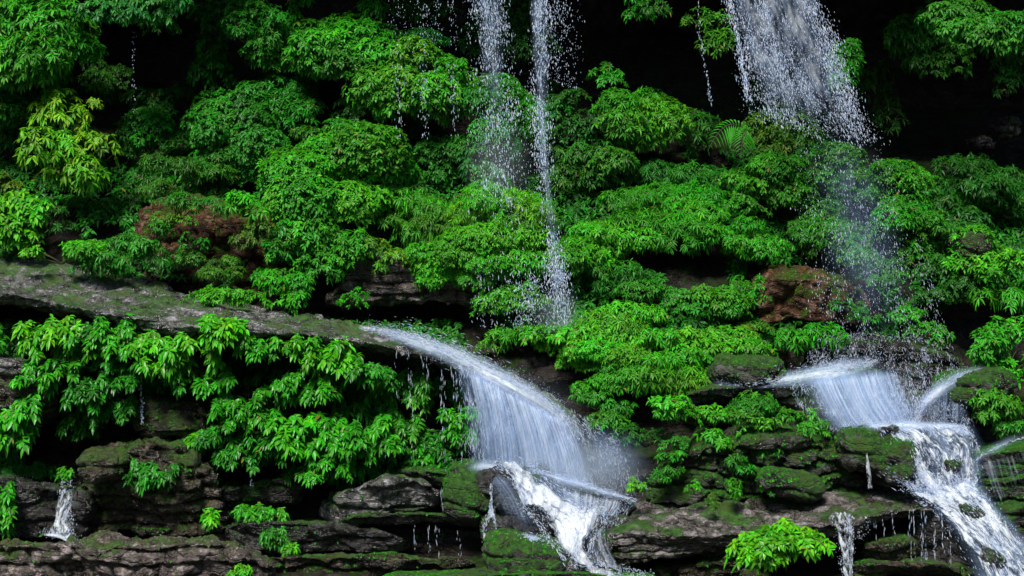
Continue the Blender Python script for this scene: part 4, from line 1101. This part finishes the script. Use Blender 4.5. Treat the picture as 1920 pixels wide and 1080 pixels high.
fall(d, [(935, 872, .05), (985, 925, -.2), (1012, 975, -.5), (1060, 1062, -1.05)], [(1010, 885, .05), (1085, 945, -.3), (1135, 975, -.6), (1140, 1066, -1.1)], 800, (1.1, 3.0), (3, 10), .9, 1, 14, .06, 6, 14)
fall(d, [(1030, 905, .05), (1050, 965, -.3)], [(1190, 940, 0), (1160, 985, -.4)], 900, (1, 2.4), (2, 6), .6, 1, 15, .05, 3, 25)
flow(d, [(925, 868, .1), (962, 900, -.06), (985, 930, -.28), (982, 950, -.38), (1005, 975, -.55), (1035, 1015, -.8), (1060, 1058, -1.08)], 520, [7, 9, 9, 9, 9, 8, 6], (.9, 2.6), (2, 8))
flow(d, [(985, 870, .1), (1035, 900, -.06), (1075, 930, -.28), (1130, 950, -.4), (1140, 975, -.56), (1110, 1010, -.8), (1105, 1045, -1.0)], 520, [7, 9, 9, 9, 9, 8, 6], (.9, 2.6), (2, 8))
spray(d, [(975, 955, -.5), (1060, 960, -.6), (1130, 965, -.6)], 420, 12, 8, (.7, 2.0))
flow(d, [(920, 905, .0), (922, 935, -.1), (918, 965, -.22), (906, 990, -.32), (912, 1018, -.42)], 260, [3, 5, 5, 8, 4], (1, 3), (3, 9))
flow(d, [(918, 950, -.12), (928, 975, -.28), (934, 1018, -.45)], 160, [3, 5, 4], (1, 3), (3, 9))
flow(d, [(918, 1020, -.4), (950, 1010, -.52), (990, 1008, -.66), (1030, 1022, -.78), (1056, 1046, -.95)], 700, [3, 5, 5, 5, 4], (1, 2.6), (4, 12))
flow(d, [(930, 866, .1), (966, 888, 0), (1000, 918, -.22), (1050, 950, -.42), (1090, 975, -.6), (1078, 1020, -.85), (1080, 1055, -1.05), (1150, 1078, -1.16), (1230, 1092, -1.2)], 900, [6, 14, 20, 26, 26, 20, 12, 8, 5], (1, 2.8), (3, 10), .06)
flow(d, [(990, 876, .1), (1060, 898, .05), (1130, 920, .0), (1195, 940, -.05)], 420, [9, 8, 8, 5], (.9, 2.2), (4, 12))
spray(d, [(930, 1010, -.5), (1020, 1015, -.7), (1110, 1060, -1.1), (1220, 1082, -1.2)], 900, 8, 4, (1, 2.6))
d.build('drops', w)
# 6: right ledge fall
w = water('misty curtain waterfall falling from the mossy lip at right', 1580, 700, .6)
sheet('lip_water', [(1320, 706, 1.2), (1420, 700, 1.1), (1490, 688, 1.1), (1560, 670, 1.1), (1620, 662, 1.15), (1665, 660, 1.3)], [(1325, 732, .85), (1420, 730, .78), (1495, 730, .68), (1560, 724, .66), (1620, 712, .74), (1670, 694, .95)], M_LIP, w, 40, 110, .012, .02, .5, .62, 1.0, seed=15, vedge=.3)
for q in range(3):
    o = q * 12
    sheet('veil', [(1488 + o, 704, .68 - q * .05), (1512 + o, 750, .58 - q * .05), (1530 + o, 785, .52 - q * .04), (1560 + o, 822, .46)], [(1690 - o, 684, .95 - q * .06), (1706 - o, 740, .75 - q * .05), (1730 - o, 775, .6 - q * .04), (1740 - o, 812, .46)], M_SOFT, w, 90, 60, .03, .08, .18, .95 - q * .12, .72, seed=16 + q * 5.1, vedge=.12)
sheet('jet', [(1850, 676, 1.05), (1795, 690, .9), (1748, 716, .72), (1712, 752, .58), (1684, 812, .46)], [(1850, 702, .9), (1806, 720, .78), (1768, 746, .62), (1742, 776, .5), (1734, 816, .4)], M_LIP, w, 36, 90, .01, .03, .5, .7, 1.0, seed=18, vedge=.25)
sheet('veil', [(1712, 742, .7), (1700, 780, .6), (1700, 812, .5)], [(1820, 708, .9), (1824, 770, .8), (1826, 812, .7)], M_SOFT, w, 50, 40, .03, .05, .25, .7, .45, seed=19, vedge=.2)
d = Drops()
flow(d, [(1335, 722, .9), (1400, 720, .82), (1460, 712, .78), (1520, 700, .76), (1590, 688, .84), (1650, 676, 1.0)], 900, [2, 4, 7, 12, 12, 5], (.8, 1.9), (4, 14), .08, (2.6, 1.7))
flow(d, [(1845, 690, .95), (1800, 704, .85), (1760, 728, .68), (1732, 756, .55), (1712, 800, .42)], 700, [1, 4, 8, 11, 14], (.8, 1.8), (4, 14), .06, (1.6, 1.0))
fall(d, [(1480, 716, .7), (1500, 760, .6), (1540, 806, .5)], [(1680, 695, .9), (1700, 750, .7), (1730, 802, .5)], 1700, (.8, 1.8), (8, 26), 1.0, .9, 16, .1, 4, 50)
fall(d, [(1520, 650, 1.4), (1500, 705, 1.1)], [(1780, 650, 1.4), (1800, 720, 1.1)], 1500, (.8, 2.0), (5, 14), .8, 1, 17, .1, 5, 40)
fall(d, [(1660, 680, 1.0), (1700, 780, .6)], [(1800, 700, 1.0), (1820, 800, .6)], 1400, (.9, 2.2), (4, 12), .8, 1, 18, .1, 5, 30)
spray(d, [(1345, 720, .95), (1430, 716, .9), (1500, 704, .9), (1580, 690, .9), (1655, 678, 1.0)], 500, 8, 4, (.6, 1.6))
spray(d, [(1835, 692, .95), (1790, 706, .8), (1745, 735, .65), (1712, 775, .5)], 300, 7, 4, (.6, 1.6))
spray(d, [(1540, 640, 1.5), (1620, 634, 1.4), (1740, 640, 1.4)], 500, 8, 4, (.8, 2))
spray(d, [(1580, 806, .3), (1680, 792, .25), (1800, 800, .25)], 700, 14, 7, (.6, 1.8))
d.build('drops', w)
# 7: right cascade
w = water('rushing white cascade stepping down to the bottom right corner', 1740, 800, .1)
sheet('white_water', [(1622, 796, .25), (1655, 822, .1), (1685, 860, -.02), (1705, 905, -.12), (1715, 940, -.25)], [(1822, 796, .2), (1846, 830, .08), (1846, 870, -.02), (1842, 905, -.12), (1846, 930, -.25)], M_RUSH, w, 90, 90, .06, .08, .12, .72, .75, seed=20, vedge=.03)
sheet('white_water', [(1650, 805, .15), (1676, 840, 0), (1705, 885, -.12), (1740, 940, -.3)], [(1700, 805, .15), (1725, 840, 0), (1760, 890, -.12), (1800, 935, -.3)], M_RUSH, w, 50, 80, .06, .05, .35, .8, 1.0, seed=21)
sheet('white_water', [(1690, 922, -.25), (1742, 945, -.5), (1780, 985, -.8), (1812, 1035, -1.1), (1836, 1100, -1.35)], [(1826, 895, -.15), (1862, 940, -.5), (1902, 985, -.85), (1945, 1050, -1.2), (1990, 1110, -1.4)], M_RUSH, w, 90, 110, .08, .1, .14, .85, .75, seed=22, vedge=.03)
sheet('white_water', [(1740, 930, -.35), (1785, 965, -.7), (1820, 1010, -1.05), (1850, 1090, -1.4)], [(1840, 920, -.3), (1880, 975, -.75), (1920, 1030, -1.15), (1965, 1100, -1.45)], M_FOAM, w, 70, 100, .06, .06, .4, .55, .4, seed=23)
sheet('rill', [(1618, 840, -.12), (1620, 880, -.15), (1622, 918, -.15)], [(1634, 840, -.12), (1634, 880, -.16), (1640, 920, -.16)], M_RUSH, w, 16, 40, .02, .03, .3, .8, .8, seed=25)
sheet('veil', [(1820, 868, -.05), (1832, 900, -.2), (1850, 950, -.45)], [(1940, 838, -.15), (1960, 900, -.25), (1960, 990, -.6)], M_THIN, w, 40, 50, .02, .05, .2, .45, .35, seed=27)
sheet('film', [(1618, 792, .3), (1650, 822, .14), (1680, 870, .0), (1700, 930, -.2)], [(1828, 792, .24), (1852, 830, .1), (1852, 880, .0), (1850, 930, -.2)], M_FILM, w, 60, 60, .03, .06, .18, 1.0, 1.0, seed=51, vedge=.06)
sheet('film', [(1685, 918, -.2), (1740, 945, -.46), (1775, 985, -.74), (1805, 1035, -1.04), (1826, 1100, -1.3)], [(1840, 890, -.1), (1872, 940, -.45), (1912, 985, -.8), (1955, 1050, -1.15), (2000, 1110, -1.36)], M_FILM, w, 60, 80, .04, .08, .15, 1.0, 1.0, seed=52, vedge=.04)
sheet('lip_water', [(1610, 788, .3), (1690, 784, .28), (1770, 786, .28), (1835, 800, .2)], [(1610, 812, .12), (1690, 810, .1), (1770, 812, .1), (1830, 830, .02)], M_LIP, w, 30, 80, .01, .02, .5, .8, .8, seed=53, vedge=.2)
sheet('lip_water', [(1945, 798, .05), (1890, 814, .04), (1845, 834, .03), (1808, 868, .02)], [(1945, 820, -.08), (1895, 840, -.08), (1852, 864, -.08), (1824, 892, -.08)], M_LIP, w, 24, 60, .01, .01, .5, .2, .55, seed=54, vedge=.4)
d = Drops()
fall(d, [(1645, 802, .1), (1690, 850, -.1), (1740, 940, -.45), (1840, 1090, -1.45)], [(1815, 802, .1), (1830, 860, -.1), (1880, 950, -.6), (1990, 1100, -1.5)], 1000, (1.1, 3.0), (3, 10), 1.0, 1, 19, .05, 6, 16)
flow(d, [(1945, 812, -.02), (1890, 830, -.02), (1845, 850, -.02), (1818, 876, -.03)], 120, [2, 2, 3, 4], (.8, 2), (5, 14), .02)
flow(d, [(1690, 812, .1), (1706, 850, -.05), (1725, 890, -.18), (1745, 925, -.38)], 450, [16, 12, 12, 10], (1.1, 3), (3, 9))
flow(d, [(1630, 800, .15), (1700, 796, .15), (1780, 797, .15), (1822, 812, .08), (1838, 850, .0)], 400, [3, 5, 5, 5, 4], (.9, 2.2), (2, 6))
flow(d, [(1720, 925, -.35), (1790, 950, -.6), (1850, 1000, -1.0), (1900, 1090, -1.45)], 700, [16, 34, 40, 40], (1.1, 3), (3, 10), .07)
flow(d, [(1660, 880, -.1), (1690, 900, -.18), (1720, 918, -.3)], 240, [10, 10, 6], (.9, 2.2), (4, 12))
spray(d, [(1700, 920, -.3), (1800, 905, -.3), (1850, 960, -.7), (1960, 1080, -1.4)], 1100, 12, 6, (1, 2.6))
d.build('drops', w)
# 8-9: small trickles
w = water('small two strand trickle dropping off the dark ledge at lower left', 120, 900, .2)
sheet('white_water', [(108, 900, .24), (106, 930, .14), (96, 975, .1), (84, 1002, -.1)], [(148, 902, .24), (142, 940, .14), (134, 980, .1), (146, 1018, -.15)], M_RUSH, w, 40, 60, .03, .04, .2, .62, .7, seed=28)
sheet('splash', [(76, 998, -.1), (110, 1000, -.2), (146, 1012, -.25)], [(84, 1006, -.35), (112, 1012, -.45), (144, 1026, -.5)], M_FOAM, w, 20, 40, .03, .03, .3, .8, .8, seed=29, vedge=.2)
d = Drops()
fall(d, [(110, 902, .2), (104, 960, .1), (90, 1004, 0)], [(146, 904, .2), (134, 960, .1), (140, 1012, 0)], 420, (1.4, 3.6), (1.2, 3.5), 1, 1, 21, .04, 3, 5)
spray(d, [(80, 1002, -.2), (120, 1008, -.3), (146, 1020, -.4)], 200, 6, 3, (1, 2.6))
d.build('drops', w)
for lb, x, y0, y1, n, yy in (('thin thread of drops falling past the hanging plants at left', 264, 690, 795, 90, .7), ('sparse line of drops falling from the top left branch', 250, 50, 215, 34, 3.1), ('short thread of drops beside the mossy grey shelf', 469, 830, 912, 60, .7)):
    w = tag(empty('water_thread', W(x, y0, yy)), lb, 'water drops'); d = Drops()
    thread(d, [(x, y0, yy), (x + 2, y1, yy)], n, 2.0, (1.6, 4), (1.5, 4)); d.build('drops', w)
for lb, gp, rows, Y0_, Y1_ in (
        ('thin water thread dripping from the mossy overhanging step at bottom centre', 'water threads under the mossy step', ((775, 985, 1030, 40), (802, 990, 1035, 50), (818, 985, 1040, 50), (860, 990, 1040, 30), (905, 990, 1040, 40)), -.02, -.06),
        ('water thread running down between the green step and the mossy step', 'water threads between the two mossy steps', ((838, 905, 950, 50), (826, 905, 948, 40)), .15, .05),
        ('water thread streaming off the long ledge left of the middle waterfall curtain', 'water threads off the long ledge', ((765, 655, 760, 110), (770, 690, 860, 80), (742, 660, 740, 40), (800, 664, 720, 40), (826, 676, 850, 150), (832, 690, 900, 90), (855, 690, 800, 110), (862, 700, 870, 150), (848, 690, 760, 50), (893, 700, 830, 110), (905, 720, 860, 100), (790, 660, 700, 30)), .5, .42),
        ('water thread dripping over the front lip of the slab left of the lower right cascade', 'water threads off the layered slab', ((1672, 962, 1000, 40), (1704, 958, 1046, 70), (1712, 960, 1040, 60), (1726, 960, 1046, 90), (1734, 958, 1046, 80), (1750, 960, 1046, 80), (1764, 965, 1050, 80), (1780, 968, 1052, 80), (1640, 975, 1010, 24), (1656, 968, 1005, 30)), -.62, -.66)):
    for x, y0, y1, n in rows:
        w = tag(empty('water_thread', W(x, y0, Y0_)), lb, 'water thread', gp); d = Drops()
        thread(d, [(x, y0 - 4, Y0_), (x + 2, (y0 + y1) / 2, (Y0_ + Y1_) / 2), (x + 4, y1 + 6, Y1_)], max(8, int(n * .20)), 1.8, (.9, 2.2), (4, 18)); d.build('drops', w)
w = water('narrow white rill falling from the front edge of the layered slab', 1580, 985, -.8)
sheet('white_water', [(1552, 955, -.72), (1560, 985, -.84), (1572, 1030, -.9), (1580, 1100, -.95)], [(1590, 955, -.72), (1602, 985, -.84), (1606, 1030, -.9), (1600, 1100, -.95)], M_RUSH, w, 40, 70, .03, .05, .2, .75, .7, seed=30)
d = Drops()
fall(d, [(1555, 965, -.85), (1572, 1030, -.95), (1582, 1095, -1)], [(1596, 965, -.85), (1606, 1030, -.95), (1600, 1095, -1)], 420, (1.4, 3.8), (1.2, 4), 1, 1, 23, .04, 3, 5)
fall(d, [(1600, 970, -.7), (1604, 1020, -.75)], [(1630, 966, -.7), (1626, 1000, -.75)], 90, (1.4, 3.4), (1.5, 4), 1, 1, 24, .04, 3, 5)
d.build('drops', w)

def mist(label, px, py, Y, rx, ry, dep, dens, rot=0):
    bm_n, bm_m = 24, 32
    th = np.linspace(0, math.pi, bm_n)[:, None]; ph = np.linspace(0, 2 * math.pi, bm_m, endpoint=False)[None]
    G = np.stack([np.sin(th) * np.cos(ph) * rx * mpp(Y), np.sin(th) * np.sin(ph) * dep, np.cos(th) * np.ones_like(ph) * ry * mpp(Y)], -1)
    c, sn = math.cos(math.radians(rot)), math.sin(math.radians(rot))
    G = np.stack([G[..., 0] * c - G[..., 2] * sn, G[..., 1], G[..., 0] * sn + G[..., 2] * c], -1) + W(px, py, Y)
    m = bpy.data.materials.new('mist'); m.use_nodes = True; t = m.node_tree; t.nodes.clear()
    v = t.nodes.new('ShaderNodeVolumePrincipled'); v.inputs['Color'].default_value = (.80, .90, 1, 1);  v.inputs['Anisotropy'].default_value = .2
    tc = t.nodes.new('ShaderNodeTexCoord'); sb = t.nodes.new('ShaderNodeVectorMath'); sb.operation = 'DISTANCE'; sb.inputs[1].default_value = (.5, .5, .5)
    t.links.new(tc.outputs['Generated'], sb.inputs[0])
    mr = t.nodes.new('ShaderNodeMapRange'); mr.interpolation_type = 'SMOOTHSTEP'; t.links.new(sb.outputs['Value'], mr.inputs[0])
    mr.inputs[1].default_value = .5; mr.inputs[2].default_value = .05; mr.inputs[4].default_value = dens; mr.inputs[3].default_value = 0
    t.links.new(mr.outputs[0], v.inputs['Density'])
    o = t.nodes.new('ShaderNodeOutputMaterial'); t.links.new(v.outputs[0], o.inputs['Volume'])
    tag(link_mesh('mist', G.reshape(-1, 3), grid_faces(bm_n, bm_m, True)[:, ::-1], m), label, kind='stuff')


mist('pale mist at the foot of the middle waterfall', 1080, 880, .1, 170, 75, .5, .9, -10)
mist('pale spray hanging inside the middle waterfall', 985, 800, .4, 130, 130, .45, .35, -20)
mist('faint spray drifting over the shrubs where the left stream lands', 935, 310, 2.5, 80, 110, .45, .35)
mist('faint spray where the right stream lands', 1045, 590, 1.6, 60, 60, .35, .45)
mist('pale spray in the right curtain waterfall', 1620, 760, .6, 150, 85, .45, .6)

# ------------------------------------------------------------------ ground and added sky-blocking slope outside the frame
gxx, gyy = np.meshgrid(np.linspace(-160, 160, 120), np.linspace(-200, 60, 120))
gz = -4.75 + .12 * fbm(np.stack([gxx * .4, gyy * .4, gxx * 0], -1), 3)
tag(link_mesh('ground', np.stack([gxx, gyy, gz], -1).reshape(-1, 3), grid_faces(120, 120), M_GROUND), kind='structure')
hx, hv = np.meshgrid(np.linspace(-90, 90, 90), np.linspace(0, 1, 40))  # added slope behind the camera, blocks low sky light to darken the recesses
hy = -26 - 26 * hv - .004 * hx ** 2 * -1 * (1 - hv) * 0
hz = -5 + 24 * hv ** .85
hy = hy + 1.5 * fbm(np.stack([hx * .15, hv * 6, hx * 0], -1), 4)
tag(link_mesh('sky_block_slope', np.stack([hx, hy, hz], -1).reshape(-1, 3), grid_faces(40, 90)[:, ::-1], M_SKY_BLOCK), kind='structure')

# ------------------------------------------------------------------ light, camera
EL, AZ = 55, 200          # sun elevation; compass direction it stands in (0 = +Y, clockwise): behind the camera, a little left
wd = bpy.data.worlds.new('World'); scene.world = wd; wd.use_nodes = True
nt = wd.node_tree
sky = nt.nodes.new('ShaderNodeTexSky'); sky.sky_type = 'NISHITA'; sky.sun_disc = False
sky.sun_elevation = math.radians(EL); sky.sun_rotation = math.radians(AZ)
bg = nt.nodes['Background']; bg.inputs[1].default_value = .05
nt.links.new(sky.outputs[0], bg.inputs[0])
ld = bpy.data.lights.new('sun', 'SUN'); ld.energy = 3.0; ld.angle = math.radians(14); ld.color = (1, .96, .88)
lo = bpy.data.objects.new('sun', ld); COL.objects.link(lo)
from mathutils import Vector
sv = Vector((math.sin(math.radians(AZ)) * math.cos(math.radians(EL)), math.cos(math.radians(AZ)) * math.cos(math.radians(EL)), math.sin(math.radians(EL))))
lo.rotation_euler = sv.to_track_quat('Z', 'Y').to_euler()

cam = bpy.data.cameras.new('camera'); co = bpy.data.objects.new('camera', cam); COL.objects.link(co)
co.location = (0, -D, 0); co.rotation_euler = (math.radians(90), 0, 0)
cam.sensor_width = 36; cam.lens = 36 * D * PPM / 1920
cam.shift_y = -(540 - HZ) / 1920
cam.clip_end = 1000
scene.camera = co
scene.view_settings.view_transform = 'Standard'; scene.view_settings.look = 'None'
scene.view_settings.exposure = 1.35; scene.view_settings.gamma = 1
scene.cycles.max_bounces = 8; scene.cycles.volume_bounces = 3; scene.cycles.transparent_max_bounces = 24
scene.cycles.use_denoising = True
